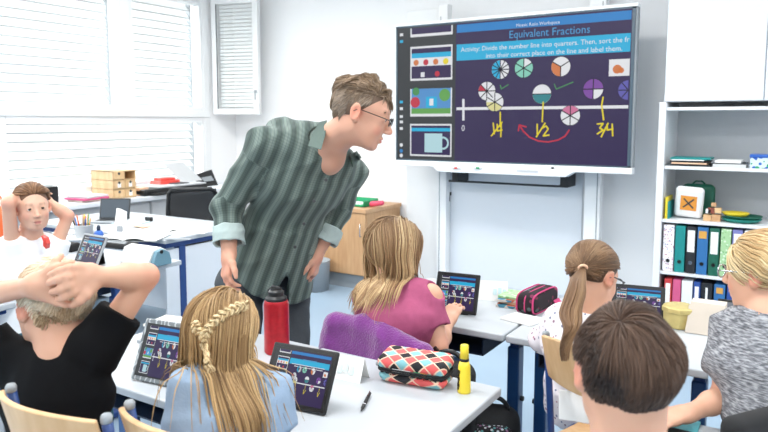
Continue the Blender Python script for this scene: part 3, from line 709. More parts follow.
for a, b, mt, lab, lm in R1: binder(px2x(a), px2x(b), SHZ[1], mt, lab, lm, row='ring binders in the upper row', top=.325, **(dict(lh=(.25, .30)) if lm == 'tan_file' else dict(lh=(.15, .30))))
px3x = lambda p: aty(p, 290, YB+.02)[0]
R2 = [(664, 672, 'red_file', 'red and white ring binder at the left end of the lower row', 'paper'), (672.5, 681, 'pink_file', 'pink ring binder in the lower row', None), (681.5, 693, 'white_file', 'white ring binder beside the pink one, lower row', None), (693.5, 700.5, 'royal_file', 'slim royal blue binder with white label, lower row', 'paper'),
      (701, 713, 'black_file', 'wide black ring binder with thin label, lower row', 'paper'), (714, 726, 'blue_file', 'mid blue ring binder in the lower row left of the blonde head', 'tan_file'), (727, 737, 'royal_file', 'royal blue ring binder partly behind the blonde head', None), (738, 748, 'pink_file', 'dark pink ring binder behind the blonde head', None), (749, 760, 'navy_file', 'navy ring binder in the lower row behind the blonde ponytail', None), (761, 772, 'white_file', 'white ring binder low by the photo edge', None)]
for a, b, mt, lab, lm in R2: binder(px3x(a), px3x(b), SHZ[0], mt, lab, lm, row='ring binders in the lower row', wide=.6 if mt != 'black_file' else .2, lh=(.15, .29) if lm == 'paper' else (.26, .30))
# things on the shelves
def flat_books(x0, x1, z, specs, lab, grp, cat='book', name='book'):
    for i, (mt, th, da, db, lb) in enumerate(specs):
        m = MB(); m.box((x0+da, YB+.04, z), (x1-db, YB+.26, z+th), mt); o = m.build(name, None, bevel=.002, off=((x0+x1)/2, YB+.15, z), loc=((x0+x1)/2, YB+.15, z)); tag(o, lb, cat, grp); z += th+.0005
q = lambda p, y: aty(p, y, YB+.05)[0]
flat_books(q(670, 165), q(712, 165), SHZ[3], [('black_plastic', .014, 0, .0, 'black folder at the bottom left of the top shelf'), ('peach', .010, .01, .03, 'peach notebook on the black folder, top shelf'), ('black_plastic', .012, .0, .02, 'black notebook above the peach one, top shelf'), ('paper', .008, .01, .05, 'thin white booklet in the left pile, top shelf'), ('teal_file', .012, .0, .01, 'teal book topmost of the left pile on the top shelf')], '', 'books on the top shelf')
flat_books(q(713, 165), q(746, 165), SHZ[3], [('paper_grey', .022, 0, 0, 'grey paper stack bottom of the middle pile, top shelf'), ('dark_grey', .006, 0, .0, 'thin dark folder in the middle pile, top shelf'), ('paper', .016, .01, .03, 'white stack on the middle pile, top shelf')], '', 'books on the top shelf')
tb('card_box', 'small blue and white printed box at the right of the top shelf', 'box', {'carton': [((q(750, 160), YB+.05, SHZ[3]), (q(770, 160), YB+.19, SHZ[3]+.085), 'box_print')], 'lid': [((q(749.5, 160), YB+.045, SHZ[3]+.07), (q(770.5, 160), YB+.195, SHZ[3]+.09), 'blue_plastic')]})
# white rounded case with an orange square, leaning
zc = SHZ[2]; cxx = (q(671, 200)+q(705, 200))/2; wq = (q(705, 200)-q(671, 200)-.02)/2
root = thing('toy_case', 'white rounded case with an orange square emblem, leaning on the second shelf', 'case', (cxx, YB+.12, zc)); of = np.array(root.location)
v = Vol().box(A(cxx, YB+.12, zc+.118), A(wq*.94, .030, .110), .028, frame(A(.0, 1, .22), Zu+A(.07, 0, 0)), k=0)
V, Fq = v.mesh(.004); V[:, 2] = np.maximum(V[:, 2], zc+.001); link('shell', raw_mesh('shell', V-of, Fq, ['frame_white']), root)
m = MB(); Rc = frame(A(.0, 1, .22), Zu+A(.07, 0, 0)); cc = A(cxx, YB+.12, zc+.118)-Rc[1]*.0315
m.obox(cc, Rc[0]*.052, Rc[1]*.001, Rc[2]*.052, 'orange_mark'); m.build('emblem', root, off=of)
m = MB()
for sg in (-1, 1): m.obox(cc-Rc[1]*.0015, nrm(Rc[0]+Rc[2]*sg*1.0)*.046, Rc[1]*.0006, nrm(Rc[2]-Rc[0]*sg)*.005, 'dark_grey')
m.build('cross_mark', root, off=of)
root = thing('green_case', 'dark green rounded case standing behind the white case', 'case', (cxx+.05, YB+.24, zc)); of = np.array(root.location)
v = Vol().box(A(cxx+.04, YB+.25, zc+.12), A(.11, .03, .118), .04, k=0); V, Fq = v.mesh(.006); link('shell', raw_mesh('shell', V-of, Fq, ['dark_green_file']), root)
m = MB(); m.tube([A(cxx+.0, YB+.25, zc+.235), A(cxx+.02, YB+.25, zc+.255), A(cxx+.06, YB+.25, zc+.255), A(cxx+.08, YB+.25, zc+.235)], .006, 'dark_green_file', 8); m.build('handle', root, off=of, smooth=True)
for i, (px_, py_, w1, h1, mt, lb) in enumerate(((667, 205, .03, .15, 'yellow_plastic', 'yellow booklet at the far left of the second shelf'),)):
    x = q(px_, py_); m = MB(); m.box((x-.01, YB+.04, zc), (x+.006, YB+.24, zc+h1), mt); m.box((x+.007, YB+.04, zc), (x+.016, YB+.24, zc+h1*.8), 'teal_file'); o = m.build('booklet', None, off=(x, YB+.1, zc), loc=(x, YB+.1, zc)); tag(o, lb, 'booklet')
bl = [(707, 0, .050, 'ply'), (716, 0, .055, 'beech'), (711, .052, .045, 'red_wood'), (717.5, .057, .042, 'pine'), (708, .052, .034, 'white_file'), (713, .10, .03, 'beech')]
for (p_, dz, sz, mt), lb in zip(bl, ['light wooden block low on the left of the block pile', 'brown wooden block low on the right of the block pile', 'reddish brown wooden block in the middle of the block pile', 'pale pine block on the right of the pile', 'white block on the left of the block pile', 'brown block topmost of the block pile']):
    x = q(p_, 210); m = MB(); m.box((x-sz*.5, YB+.07, zc+dz), (x+sz*.5, YB+.07+sz, zc+dz+sz*.85), mt); o = m.build('toy_block', None, bevel=.003, off=(x, YB+.09, zc+dz), loc=(x, YB+.09, zc+dz)); tag(o, lb, 'block', 'blocks on the second shelf')
for i, (mt, dz, xo, r_, lb) in enumerate((('teal_plastic', .004, 0, .125, 'teal round tray at the bottom of the tray stack'), ('dark_green_file', .022, .012, .115, 'dark green round tray in the middle of the tray stack'), ('yellow_plastic', .040, -.035, .085, 'yellow round tray on top of the green trays'))):
    x = (q(716, 215)+q(762, 215))/2+xo+.01; V0 = [(0, 0), (r_*.8, 0), (r_, .020), (r_*.985, .023), (r_*.78, .006), (0, .006)]
    m = MB(); m.lathe(V0, (x, YB+.145, zc+dz), mt, 32); o = m.build('round_tray', None, smooth=True, off=(x, YB+.145, zc+dz), loc=(x, YB+.145, zc+dz)); tag(o, lb, 'tray', 'trays on the second shelf')

# ------------------------------------------------------------------ beech cupboard by the front wall
x1c = -3.27; x0c = -4.32
root = tb('beech_cabinet', 'low beech wood cupboard with two doors against the front wall', 'cabinet', {
    'carcass': [((x0c, 4.90, .13), (x1c, 5.47, .70), 'beech')], 'worktop': [((x0c-.01, 4.87, .70), (x1c+.01, 5.48, .735), 'beech_top')], 'plinth': [((x0c+.02, 4.93, 0), (x1c-.02, 5.45, .13), 'mid_grey')]}, bevel=.003)
of = np.array(root.location)
for a, b in ((x0c+.005, (x0c+x1c)/2-.003), ((x0c+x1c)/2+.003, x1c-.005)):
    m = MB(); m.box((a, 4.880, .14), (b, 4.899, .695), 'beech'); d = m.build('door', root, bevel=.002, off=of)
    hx = b-.045; m = MB(); m.tube([A(hx, 4.880, .60), A(hx, 4.862, .60), A(hx, 4.862, .49), A(hx, 4.880, .49)], .005, 'chrome', 8); m.build('handle', d, smooth=True, off=of)
def loose(name, label, cat, mb, c, bevel=0, smooth=False, group=None):
    o = mb.build(name, None, bevel=bevel, smooth=smooth, off=c, loc=tuple(map(float, c))); return tag(o, label, cat, group)
g_ = aty(358, 205, 5.12); zt = .736
root = thing('letter_tray', 'open green plastic tray on the beech cupboard', 'tray', (g_[0], 5.12, zt)); of = np.array(root.location)
m = MB(); gx0, gx1 = aty(340, 207, 5.1)[0], aty(370, 207, 5.1)[0]
m.box((gx0, 5.0, zt), (gx1, 5.24, zt+.008), 'green_plastic'); m.box((gx0, 5.23, zt), (gx1, 5.24, zt+.06), 'green_plastic'); m.box((gx0, 5.0, zt), (gx0+.01, 5.24, zt+.05), 'green_plastic'); m.box((gx1-.01, 5.0, zt), (gx1, 5.24, zt+.055), 'green_plastic'); m.box((gx0, 5.0, zt), (gx1, 5.01, zt+.02), 'green_plastic'); m.build('shell', root, bevel=.003, off=of)
m = MB(); m.box((gx0+.03, 5.03, zt+.010), (gx1-.05, 5.21, zt+.022), 'paper'); o = m.build('paper_stack', None, off=A((gx0+gx1)/2, 5.12, zt+.01), loc=((gx0+gx1)/2, 5.12, zt+.01)); tag(o, 'white paper lying in the green tray', 'paper')
v = Vol().cap(aty(372, 204, 5.08)-Zu*.0, aty(382, 203, 5.08), .026, .022); V, Fq = v.mesh(.004); cc = aty(376, 204, 5.08); V[:, 2] = np.maximum(V[:, 2], zt); o = link('soft_pouch', raw_mesh('soft_pouch', V-cc, Fq, ['pink_plastic']), None, tuple(cc)); tag(o, 'pinkish red pouch beside the green tray', 'pouch')
# grey waste bin left of it
bx = Z0 = atz(313, 291, 0); m = MB(); m.lathe([(.0, 0), (.12, 0), (.135, .26), (.14, .27), (.128, .27), (.112, .01), (0, .01)], (bx[0]-.02, bx[1]+.06, 0), 'mid_grey', 28); loose('waste_bin', 'grey waste bin on the floor beside the beech cupboard', 'bin', m, A(bx[0]-.02, bx[1]+.06, 0), smooth=True)

# ------------------------------------------------------------------ people
def head_prims(v, c, R, s, nb, nr, mouth=0.0, lids=True):
    W = lambda *l: c+R.T@(A(*l)*s)
    v.ell(W(0, -.018, .030), A(.076, .097, .086)*s, R, k=.02*s)
    v.ell(W(0, .022, -.008), A(.063, .068, .086)*s, R, k=.03*s)
    v.ell(W(0, .030, -.064), A(.050, .050, .044)*s, R, k=.03*s)
    v.ell(W(0, .066, -.097), A(.019, .017, .014)*s, R, k=.025*s)
    for q in (-1, 1):
        v.ell(W(q*.036, .058, -.034), A(.021, .02, .022)*s, R, k=.03*s)
        v.cap(W(q*.052, .0, -.045), W(q*.034, .05, -.085), .018*s, .014*s, k=.03*s)
    v.cap(W(-.034, .076, .027), W(.034, .076, .027), .010*s, k=.018*s)
    v.cap(W(0, .086, .014), W(0, .107, -.026), .0065*s, .010*s, k=.012*s)
    v.ell(W(0, .109, -.030), A(.0115, .011, .010)*s, R, k=.008*s)
    for q in (-1, 1):
        v.ell(W(q*.0115, .099, -.034), A(.0075, .010, .007)*s, R, k=.006*s)
        v.ell(W(q*.031, .098, .008), A(.017, .015, .012)*s, R, k=.014*s, op='s')
        if lids: v.ell(W(q*.031, .077, .008), A(.0145)*s, R, k=.004*s)
        v.ell(W(q*.031, .098, .006), A(.0118, .012, .0044)*s, R, k=.003*s, op='s')
    v.ell(W(0, .088, -.060), A(.022, .010, .0055)*s, R, k=.007*s)
    v.ell(W(0, .086, -.072-mouth), A(.019, .010, .0065)*s, R, k=.007*s)
    v.ell(W(0, .099, -.0655-mouth/2), A(.020, .008, .0016+mouth)*s, R, k=.004*s, op='s')
    for q in (-1, 1):
        E = R.copy(); a = .42*q; E = np.array([R[0]*math.cos(a)-R[1]*math.sin(a), R[0]*math.sin(a)+R[1]*math.cos(a), R[2]])
        v.ell(W(q*.083, -.014, .002), A(.0085, .020, .032)*s, E, k=.008*s)
        v.ell(W(q*.091, -.010, .004), A(.006, .012, .021)*s, E, k=.005*s, op='s')
        v.ell(W(q*.080, -.004, -.022), A(.007, .010, .011)*s, E, k=.008*s)
    v.cap(W(0, -.028, -.055), nb, nr, nr*1.12, k=.03*s)
def face_paint(c, R, s, skin):
    W = lambda *l: c+R.T@(A(*l)*s)
    L = [(W(q*.083, -.012, 0), .030*s, mixc(skin, rgb('d9705a'), .40)) for q in (-1, 1)]
    L += [(W(q*.042, .066, -.034), .026*s, mixc(skin, rgb('dd7766'), .30)) for q in (-1, 1)]
    L += [(W(q*.009, .093, -.066), .0105*s, mixc(skin, rgb('b5505a'), .6)) for q in (-1, 0, 1)]
    L += [(W(q*(.020+.010*k), .084-.004*k, .030), .011*s, mixc(skin, rgb('6a4a38'), .32)) for q in (-1, 1) for k in (0, .7, 1.4, 2)]
    L += [(W(0, .110, -.032), .016*s, mixc(skin, rgb('dd7766'), .25))]
    return L
def mixc(a, b, t): return tuple(a[i]*(1-t)+b[i]*t for i in range(3))
def paint(V, base, L):
    C = np.tile(np.array(base), (len(V), 1))
    for c, r, col in L:
        d = np.linalg.norm(V-c, axis=1)/r; w = np.clip((1-d)/.45, 0, 1)[:, None]; w = w*w*(3-2*w); C = C*(1-w)+np.array(col)*w
    return C
def chain(v, pts, ra, rb, k=.006):
    n = len(pts)-1
    for i in range(n): v.cap(pts[i], pts[i+1], ra+(rb-ra)*i/n, ra+(rb-ra)*(i+1)/n, k=k if i else k*1.6)
def hand_prims(v, w, d, n, side, s=1., curl=.35, thumb=.6, spread=.10, rel=(1, 1, 1, 1)):
    """w wrist, d towards the fingers, n palm normal, side towards the thumb."""
    d = nrm(d); n = nrm(n-d*(n@d)); side = nrm(np.cross(d, n))*(1 if np.cross(d, n)@side > 0 else -1)
    v.cap(w, w+d*.022*s, .025*s, .026*s, k=.015*s, flat=(side, 1.15))
    for q, l in ((-.028, .074), (-.010, .084), (.010, .086), (.028, .082)):
        v.cap(w+d*.018*s+side*q*.7*s, w+d*l*s+side*q*s, .013*s, .0115*s, k=.016*s)
    for i, (q, l) in enumerate(((.030, .070), (.011, .080), (-.010, .074), (-.030, .058))):
        p = w+d*(.084 if abs(q) < .02 else .076)*s+side*q*s; a = 0; pts = [p-d*.012*s, p]; dd = nrm(d+side*q*spread*20*.3)
        for j, fr in enumerate((.45, .31, .24)):
            a += curl*rel[i]*(1.0 if j else .8); p = p+(dd*math.cos(a)+n*math.sin(a))*l*fr*s; pts.append(p)
        chain(v, pts, .0092*s, .0068*s, k=.005*s)
    b = w+d*.022*s+side*.022*s; p1 = b+(side*.75+d*.55+n*.25*thumb)*.036*s; p2 = p1+nrm(side*.35+d*.85+n*.45*thumb)*.032*s; p3 = p2+nrm(side*.1+d*.9+n*.6*thumb)*.024*s
    chain(v, [b, p1, p2, p3], .0135*s, .0082*s, k=.010*s)
def torso(v, J, s, e=0., hem=None, k=.03, skin=False):
    """trunk from the pelvis to the neck base; e inflates it into clothing."""
    s = J.get('ts', s); side = nrm(J['shR']-J['shL']); side0 = nrm(J['hipR']-J['hipL'])
    pv, ch, nb = J['pelvis'], J['chest'], J['neck']; ws = J.get('waist', pv*.55+ch*.45)
    if hem is not None: v.cap(hem, pv, .118*s+e, .112*s+e, k=k, flat=(side0, 1.28))
    else: v.cap(pv, pv+nrm(ws-pv)*.02*s, .112*s+e, .108*s+e, k=k, flat=(side0, 1.3))
    v.cap(pv, ws, .110*s+e, .094*s+e, k=k, flat=(side0+side, 1.28))
    v.cap(ws, ch, .094*s+e, .108*s+e, k=k, flat=(side, 1.38))
    up = nrm(nb-ch); v.cap(ch, nb-up*.075*s, .108*s+e, .078*s+e, k=k, flat=(side, 1.55))
    for q in ('shR', 'shL'):
        v.cap(nb-up*.045*s, J[q], .043*s+e, .050*s+e, k=k*1.1)
        v.cap(nb-up*.015*s, J[q]*.6+nb*.4, .030*s+e*.7, .038*s+e, k=k)
def arm(v, sh, el, wr, s):
    v.cap(sh, el, .046*s, .036*s, k=.03*s); v.cap(el, el*.65+wr*.35, .037*s, .038*s, k=.02*s); v.cap(el*.65+wr*.35, wr, .038*s, .0255*s, k=.02*s)
def legs(v, J, s, e=0., foot=True):
    for q in 'RL':
        v.cap(J['hip'+q], J['kn'+q], .080*s+e, .056*s+e, k=.03*s); m = J['kn'+q]*.7+J['an'+q]*.3
        v.cap(J['kn'+q], m, .055*s+e, .054*s+e, k=.02*s); v.cap(m, J['an'+q], .054*s+e, .036*s+e, k=.02*s)
        if foot: v.cap(J['an'+q]-A(0, 0, .03), J['toe'+q], .036*s+e, .030*s+e, k=.02*s)
def seated(J, g, s, spread=.09, kz=None, reach=.40, back=0.0):
    """legs of a seated person who faces g (horizontal)."""
    g = nrm(A(g[0], g[1], 0)); sd = nrm(np.cross(g, Zu)); p = J['pelvis']
    for q, k in (('R', 1), ('L', -1)):
        J['hip'+q] = p+sd*k*.085*s-A(0, 0, .01)
        J['kn'+q] = p+sd*k*spread+g*reach*s; J['kn'+q][2] = kz if kz else p[2]-.01
        J['an'+q] = J['kn'+q]+g*(.02-back); J['an'+q][2] = .085
        J['toe'+q] = J['an'+q]+g*.12*s; J['toe'+q][2] = .035
    return J
def add_vol(name, v, mtl, root, h=.006, off=None, base=None, L=None, st=None, **k):
    V, Fq = v.mesh(h, **k); off = np.array(root.location) if off is None else off
    cols = paint(V, base, L or []) if base is not None else None
    return link(name, raw_mesh(name, V-off, Fq, [mtl], cols=cols, st=st(V) if st else None), root)
def eyes(root, c, R, s, iris='4a5d6a'):
    off = np.array(root.location)
    for q in (-1, 1):
        e = c+R.T@(A(q*.031, .0775, .0075)*s); v = Vol().ell(e, .0128*s); V, Fq = v.mesh(.0015)
        d = (V-e)@R[1]/(.0128*s); C = np.tile(np.array(rgb('eceae6')), (len(V), 1)); C[d > .78] = rgb(iris); C[d > .955] = (.01, .01, .01)
        link('eye', raw_mesh('eye', V-off, Fq, ['eye'], cols=C), root)

# ---- hair: many fine locks grown over the head and hung by gravity
def pushout(p, cols, pad):
    for c in cols:
        if c[0] == 'e':
            _, o, r, R = c; q = (p-o)@R.T; k = np.sqrt(((q/(r+pad[:, None]))**2).sum(1)); m = k < 1
            if m.any(): p[m] = o+(q[m]/k[m][:, None])@R
        elif c[0] == 'v':
            lo_ = p[:, 2] < c[2]
            if lo_.any():
                Q = p[lo_]; f = c[1].at(Q); m = f < pad[lo_]*.55+.006
                if m.any():
                    X = Q[m]; e = .004; G = np.stack([c[1].at(X+np.eye(3)[i]*e)-c[1].at(X-np.eye(3)[i]*e) for i in range(3)], 1); G /= np.linalg.norm(G, axis=1, keepdims=True)+1e-9
                    Q[m] = X+G*np.clip(pad[lo_][m]*.55+.006-f[m], 0, .03)[:, None]; p[lo_] = Q
        else:
            _, a, b, r = c; ab = b-a; h = np.clip(((p-a)@ab)/(ab@ab), 0, 1); n = a+h[:, None]*ab; d = p-n; l = np.linalg.norm(d, axis=1)+1e-9; m = l < r+pad
            if m.any(): p[m] = n[m]+d[m]/l[m][:, None]*(r+pad[m])[:, None]
    return p
def grow(roots, L, n, flow, cols, pad, inertia=.3):
    p = roots.copy(); out = [p.copy()]; v = np.zeros_like(p); st = (L/(n-1))[:, None]
    for i in range(1, n):
        f = flow(p, i/(n-1)); f /= np.linalg.norm(f, axis=1, keepdims=True)+1e-9
        v = f if i == 1 else v*inertia+f*(1-inertia)
        for c_ in cols:      # stay on the scalp, do not fly off it
            if c_[0] == 'e':
                l_ = (p-c_[1])@c_[3].T; k_ = np.sqrt(((l_/c_[2])**2).sum(1)); nn_ = (l_/c_[2]**2)@c_[3]; nn_ /= np.linalg.norm(nn_, axis=1, keepdims=True)+1e-9
                o_ = np.maximum((v*nn_).sum(1), 0)*(k_ < 1.35)*.97; v = v-nn_*o_[:, None]; v /= np.linalg.norm(v, axis=1, keepdims=True)+1e-9
        q = p+v*st; q = pushout(q, cols, pad*min(1, .25+i/3)); dlt = q-p; l = np.linalg.norm(dlt, axis=1, keepdims=True)+1e-9
        v = dlt/l; p = q; out.append(p.copy())
    return np.stack(out, 1)
def locks(name, paths, r, cols, root, k=4, tip=.25, flatw=1.0):
    N, n, _ = paths.shape; T = np.gradient(paths, axis=1); T /= np.linalg.norm(T, axis=2, keepdims=True)+1e-9
    ref = np.array([.37, .21, .91]); U = np.cross(T, ref); U /= np.linalg.norm(U, axis=2, keepdims=True)+1e-9; W = np.cross(T, U)
    x = np.linspace(0, 1, n); prof = np.where(x < .75, 1, 1-(x-.75)/.25*(1-tip))*np.where(x < .05, .7, 1)
    rr = (np.asarray(r)[:, None]*prof[None])[:, :, None]
    V = np.stack([paths+rr*(U*math.cos(a)*flatw+W*math.sin(a)) for a in [2*math.pi*j/k for j in range(k)]], 2).reshape(-1, 3)
    base = (np.arange(N)*n*k)[:, None, None]+(np.arange(n-1)*k)[None, :, None]+np.arange(k)[None, None]
    nx = (np.arange(N)*n*k)[:, None, None]+(np.arange(n-1)*k)[None, :, None]+((np.arange(k)+1) % k)[None, None]
    Fq = np.stack([base, nx, nx+k, base+k], -1).reshape(-1, 4)
    if cols.ndim == 2: C = np.repeat(cols, n*k, 0)
    else: C = np.repeat(cols.reshape(-1, 3), k, 0)
    off = np.array(root.location)
    return link(name, raw_mesh(name, V-off, Fq, ['hair'], cols=C), root)
def scalp(rg, c, R, s, N, keep, grow_=1.0):
    """random points on the cranium where keep(local unit dir) is true."""
    out = []
    while sum(map(len, out)) < N:
        d = rg.normal(size=(N*3, 3)); d /= np.linalg.norm(d, axis=1, keepdims=True); out.append(d[keep(d)])
    d = np.concatenate(out)[:N]; l = d*A(.079, .100, .089)*grow_+A(0, -.018, .030)
    return c+(l*s)@R, d
def hcol(rg, n, cs, jit=.12, seg=0):
    cs = [np.array(rgb(x)) for x in cs]; i = rg.rand(n)*(len(cs)-1); a = np.floor(i).astype(int); a = np.minimum(a, len(cs)-2) if len(cs) > 1 else a*0
    t = (i-a)[:, None]; cs = np.array(cs); C = cs[a]*(1-t)+cs[np.minimum(a+1, len(cs)-1)]*t
    return C*(1+rg.uniform(-jit, jit, (n, 1)))
def tone(rg, X, cs, jit=.1, fr=38):
    # neighbouring locks share a tone, as streaked hair does
    n = len(X); q = np.zeros(n)
    for i in range(4): a = rg.normal(size=3)*fr; q += np.sin(X@a+rg.uniform(0, 6))
    q = np.clip(.5+q*.19+rg.normal(size=n)*.13, 0, .999); cs = np.array([rgb(x) for x in cs]); i = q*(len(cs)-1); a = np.minimum(i.astype(int), len(cs)-2); t = (i-a)[:, None]
    return (cs[a]*(1-t)+cs[a+1]*t)*(1+rg.uniform(-jit, jit, (n, 1)))
def onhead(x, y, c, R, s, g=1.12):
    o = c+R.T@(A(0, -.018, .030)*s); r = A(.076, .097, .086)*s*g; d = (R@ray(x, y))/r; e = (R@(CAM-o))/r
    a, b, k = d@d, d@e, e@e-1; D_ = b*b-a*k; return P(x, y, (-b-math.sqrt(D_))/a) if D_ > 0 else P(x, y, -b/a)
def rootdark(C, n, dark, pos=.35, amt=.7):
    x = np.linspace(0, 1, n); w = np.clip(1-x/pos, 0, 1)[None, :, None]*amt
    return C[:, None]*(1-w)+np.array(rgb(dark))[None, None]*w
def clump(rg, paths, amp, freq=(20, 45), grow_=True):
    """coherent waves so neighbouring locks bunch together."""
    n = paths.shape[1]; x = np.linspace(0, 1, n)[None, :, None] if grow_ else 1
    D = np.zeros_like(paths)
    for i in range(5):
        a = rg.normal(size=3)*rg.uniform(*freq); b = rg.normal(size=3); b /= np.linalg.norm(b)
        D += np.sin(paths@a+rg.uniform(0, 6))[..., None]*b
    return paths+D*amp*x*.5
def skull(c, R, s, g=1.0): return ('e', c+R.T@(A(0, -.018, .030)*s), A(.076, .097, .086)*s*g, R)
def hair_base(name, root, c, R, s, col, cut, g=1.045, h=.005, extra=None):
    v = Vol().ell(c+R.T@(A(0, -.018, .030)*s), A(.076, .097, .086)*s*g, R)
    if extra: extra(v)
    for l, n in cut: v.plane(c+R.T@(A(*l)*s), R.T@A(*n))
    return add_vol(name, v, 'hair', root, h=h, base=rgb(col))

# short cuts share one builder: locks leave the whorl and lie along the head
def short_hair(root, c, R, s, rg, N, whorl, keep, L, cs, base, lift=.006, r=.0016, amp=.004, wave=(20, 45), cut=(((0, .075, -.01), (0, 1, .35)), ((0, 0, -.045), (0, .25, -1))), n=6, g=1.03, fwd=0):
    roots, d = scalp(rg, c, R, s, N, keep); wh = nrm(A(*whorl))
    def flow(p, t):
        l = (p-c)@R.T; l = l/np.linalg.norm(l, axis=1, keepdims=True); f = l-wh*1.0; f -= l*(f*l).sum(1, keepdims=True)
        f /= np.linalg.norm(f, axis=1, keepdims=True)+1e-6
        sw = np.cross(l, wh[None]); return (f+sw*.35+A(0, fwd, 0))@R+(l@R)*.25
    ln = L(d) if callable(L) else np.full(N, L); ln = ln*rg.uniform(.75, 1.2, N)
    P_ = grow(roots, ln, n, flow, [skull(c, R, s, 1.02)], rg.uniform(.3, 1, N)*lift); P_ = clump(rg, P_, amp, wave)
    C = tone(rg, roots, cs); hair_base('hair_base', root, c, R, s, base, cut, g)
    return locks('hair', P_, np.full(N, r)*rg.uniform(.7, 1.3, N), C, root)


# ================================================================== the teacher
def teacher():
    s = 1.03
    c = P(362.5, 114, 2.42); f = RT*math.cos(.33)-Zu*math.sin(.33)-FWH*.10; R = frame(f, Zu)
    J = dict(neck=P(325, 146, 2.56), chest=P(301, 180, 2.66), waist=P(281, 222, 2.78), pelvis=P(264, 268, 2.86),
             shR=P(264, 145, 2.52), shL=P(350, 172, 2.78), elR=P(228, 207, 2.62), wrR=P(229, 254, 2.56), elL=P(338, 212, 2.86), wrL=P(317, 254, 2.82),
             hipR=P(240, 285, 2.80), hipL=P(287, 285, 2.95))
    g = nrm(RT*.75-FWH*.45)
    for q, x in (('R', 240), ('L', 292)):
        J['kn'+q] = atz(x, 372 if q == 'R' else 362, .50); J['an'+q] = J['kn'+q]-g*.05; J['an'+q][2] = .09; J['toe'+q] = J['an'+q]+g*.15; J['toe'+q][2] = .04
    base = (J['anR']+J['anL'])/2; base[2] = 0
    root = thing('person', 'man in a green striped shirt and glasses leaning forward to look at the tablets', 'person', base)
    skin = rgb('d29f87')
    v = Vol(); torso(v, J, s); arm(v, J['shR'], J['elR'], J['wrR'], s*1.02); arm(v, J['shL'], J['elL'], J['wrL'], s); legs(v, J, s)
    head_prims(v, c, R, s, J['neck'], .058*s); v.cap(J['neck'], P(332, 160, 2.545), .058, .045, k=.05)
    hand_prims(v, J['wrR'], nrm(P(224, 290, 2.52)-J['wrR']), nrm(RT*.8+FWH*.5), nrm(RT*.6-FWH*.6), 1.0, curl=.55, thumb=.5)
    hand_prims(v, J['wrL'], nrm(P(311, 285, 2.80)-J['wrL']), nrm(-RT+FWH*.2), nrm(-FWH), 1.0, curl=.55)
    L = face_paint(c, R, s, skin)
    for q in 'RL': L.append((J['wr'+q]-Zu*.07, .09, mixc(skin, rgb('c8755f'), .3)))
    add_vol('body', v, 'skin', root, h=.0045, base=skin, L=L)
    eyes(root, c, R, s)
    # eyebrows
    W = lambda *l: c+R.T@(A(*l)*s)
    # hair: swept back with a quiff in front, greying at the side
    rg = np.random.RandomState(3); N = 7500
    keep = lambda d: np.where(d[:, 1] > .45, d[:, 2] > .52, np.where(d[:, 1] > -.1, d[:, 2] > .10+.3*np.clip(d[:, 1], 0, 1), d[:, 2] > -.62)) & ~((np.abs(d[:, 0]) > .8) & (d[:, 2] < .08) & (d[:, 1] > -.3))
    roots, d = scalp(rg, c, R, s, N, keep)
    def flow(p, t):
        l = (p-c)@R.T/s; top = np.clip((l[:, 2]-.055)/.04, 0, 1)[:, None]; fr = np.clip((l[:, 1]-.0)/.06, 0, 1)[:, None]
        side = A(0, -.35, -.9)+0*l; ft = A(.0, .75, .55)*(1-t)+A(.1, .5, -.5)*t; tp = A(.1, -.2, .35)+0*l
        o = side*(1-top)+top*(fr*ft+(1-fr)*(A(0, -.75, .1))); nl = l/np.linalg.norm(l, axis=1, keepdims=True)
        return (o+nl*.25+tp*top*.3)@R
    ln = np.where(d[:, 2] > .55, .050, .024)*rg.uniform(.7, 1.25, N)
    Q = grow(roots, ln, 7, flow, [skull(c, R, s, 1.01)], rg.uniform(.2, 1, N)*np.where(d[:, 2] > .5, .018, .007)); Q = clump(rg, Q, .015, (30, 75))
    C = hcol(rg, N, ['5e4a3a', '80694f', '9c8672'], .15); gr = np.clip((np.abs(d[:, 0])-.25)/.4, 0, 1)*np.clip((.6-d[:, 2])/.4, 0, 1)*rg.uniform(.1, .8, N); C = C*(1-gr[:, None])+np.array(rgb('a3978b'))*gr[:, None]
    hair_base('hair_base', root, c, R, s, '665243', [((0, .062, .03), (0, 1, -.25)), ((0, 0, -.035), (0, .55, -1))], 1.03)
    locks('hair', Q, np.full(N, .0016), C, root)
    for q in (-1, 1):
        rb = np.stack([W(q*x, .083-.25*abs(x-.02), .027+.10*(x-.015)+rg.uniform(-.002, .002)) for x in rg.uniform(.012, .046, 90)])
        Q = grow(rb, np.full(90, .011), 3, lambda p, t: np.tile(R.T@A(q, .1, .25), (len(p), 1)), [], np.zeros(90)); locks('eyebrow', Q, np.full(90, .0009), hcol(rg, 90, ['6a5442', '7c6652']), root)
    # shirt
    e = .016
    v = Vol(); hem = P(276, 268, 2.87)
    side = nrm(J['shR']-J['shL']); sh0 = nrm(J['hipR']-J['hipL'])
    v.cone(P(270, 284, 2.86), J['waist'], .172, .150, k=.03, flat=(sh0, 1.12)); v.cap(P(283, 139, 2.60), P(318, 142, 2.56), .084, .070, k=.05)
    torso(v, J, s, e, k=.04)
    for q in 'RL':
        v.cap(J['sh'+q], J['el'+q], .062, .056, k=.035)
    cuR = J['elR']*.42+J['wrR']*.58; cuL = J['elL']*.5+J['wrL']*.5
    v.cone(J['elR'], cuR, .056, .052, k=.02); v.cone(J['elL'], cuL, .054, .05, k=.02)
    v.cap(J['elR']-RT*.015, J['elR']+RT*.01, .056, .05, k=.02)
    up = nrm(c-J['neck']); v.cap(J['neck']+up*.0-Zu*.01, J['neck']+up*.10, .064, .070, k=.01, op='s')
    v.cap(J['neck']+RT*.03-Zu*.02-FWH*.08, J['neck']+RT*.035-Zu*.13-FWH*.12, .030, .006, k=.01, op='s')   # open collar
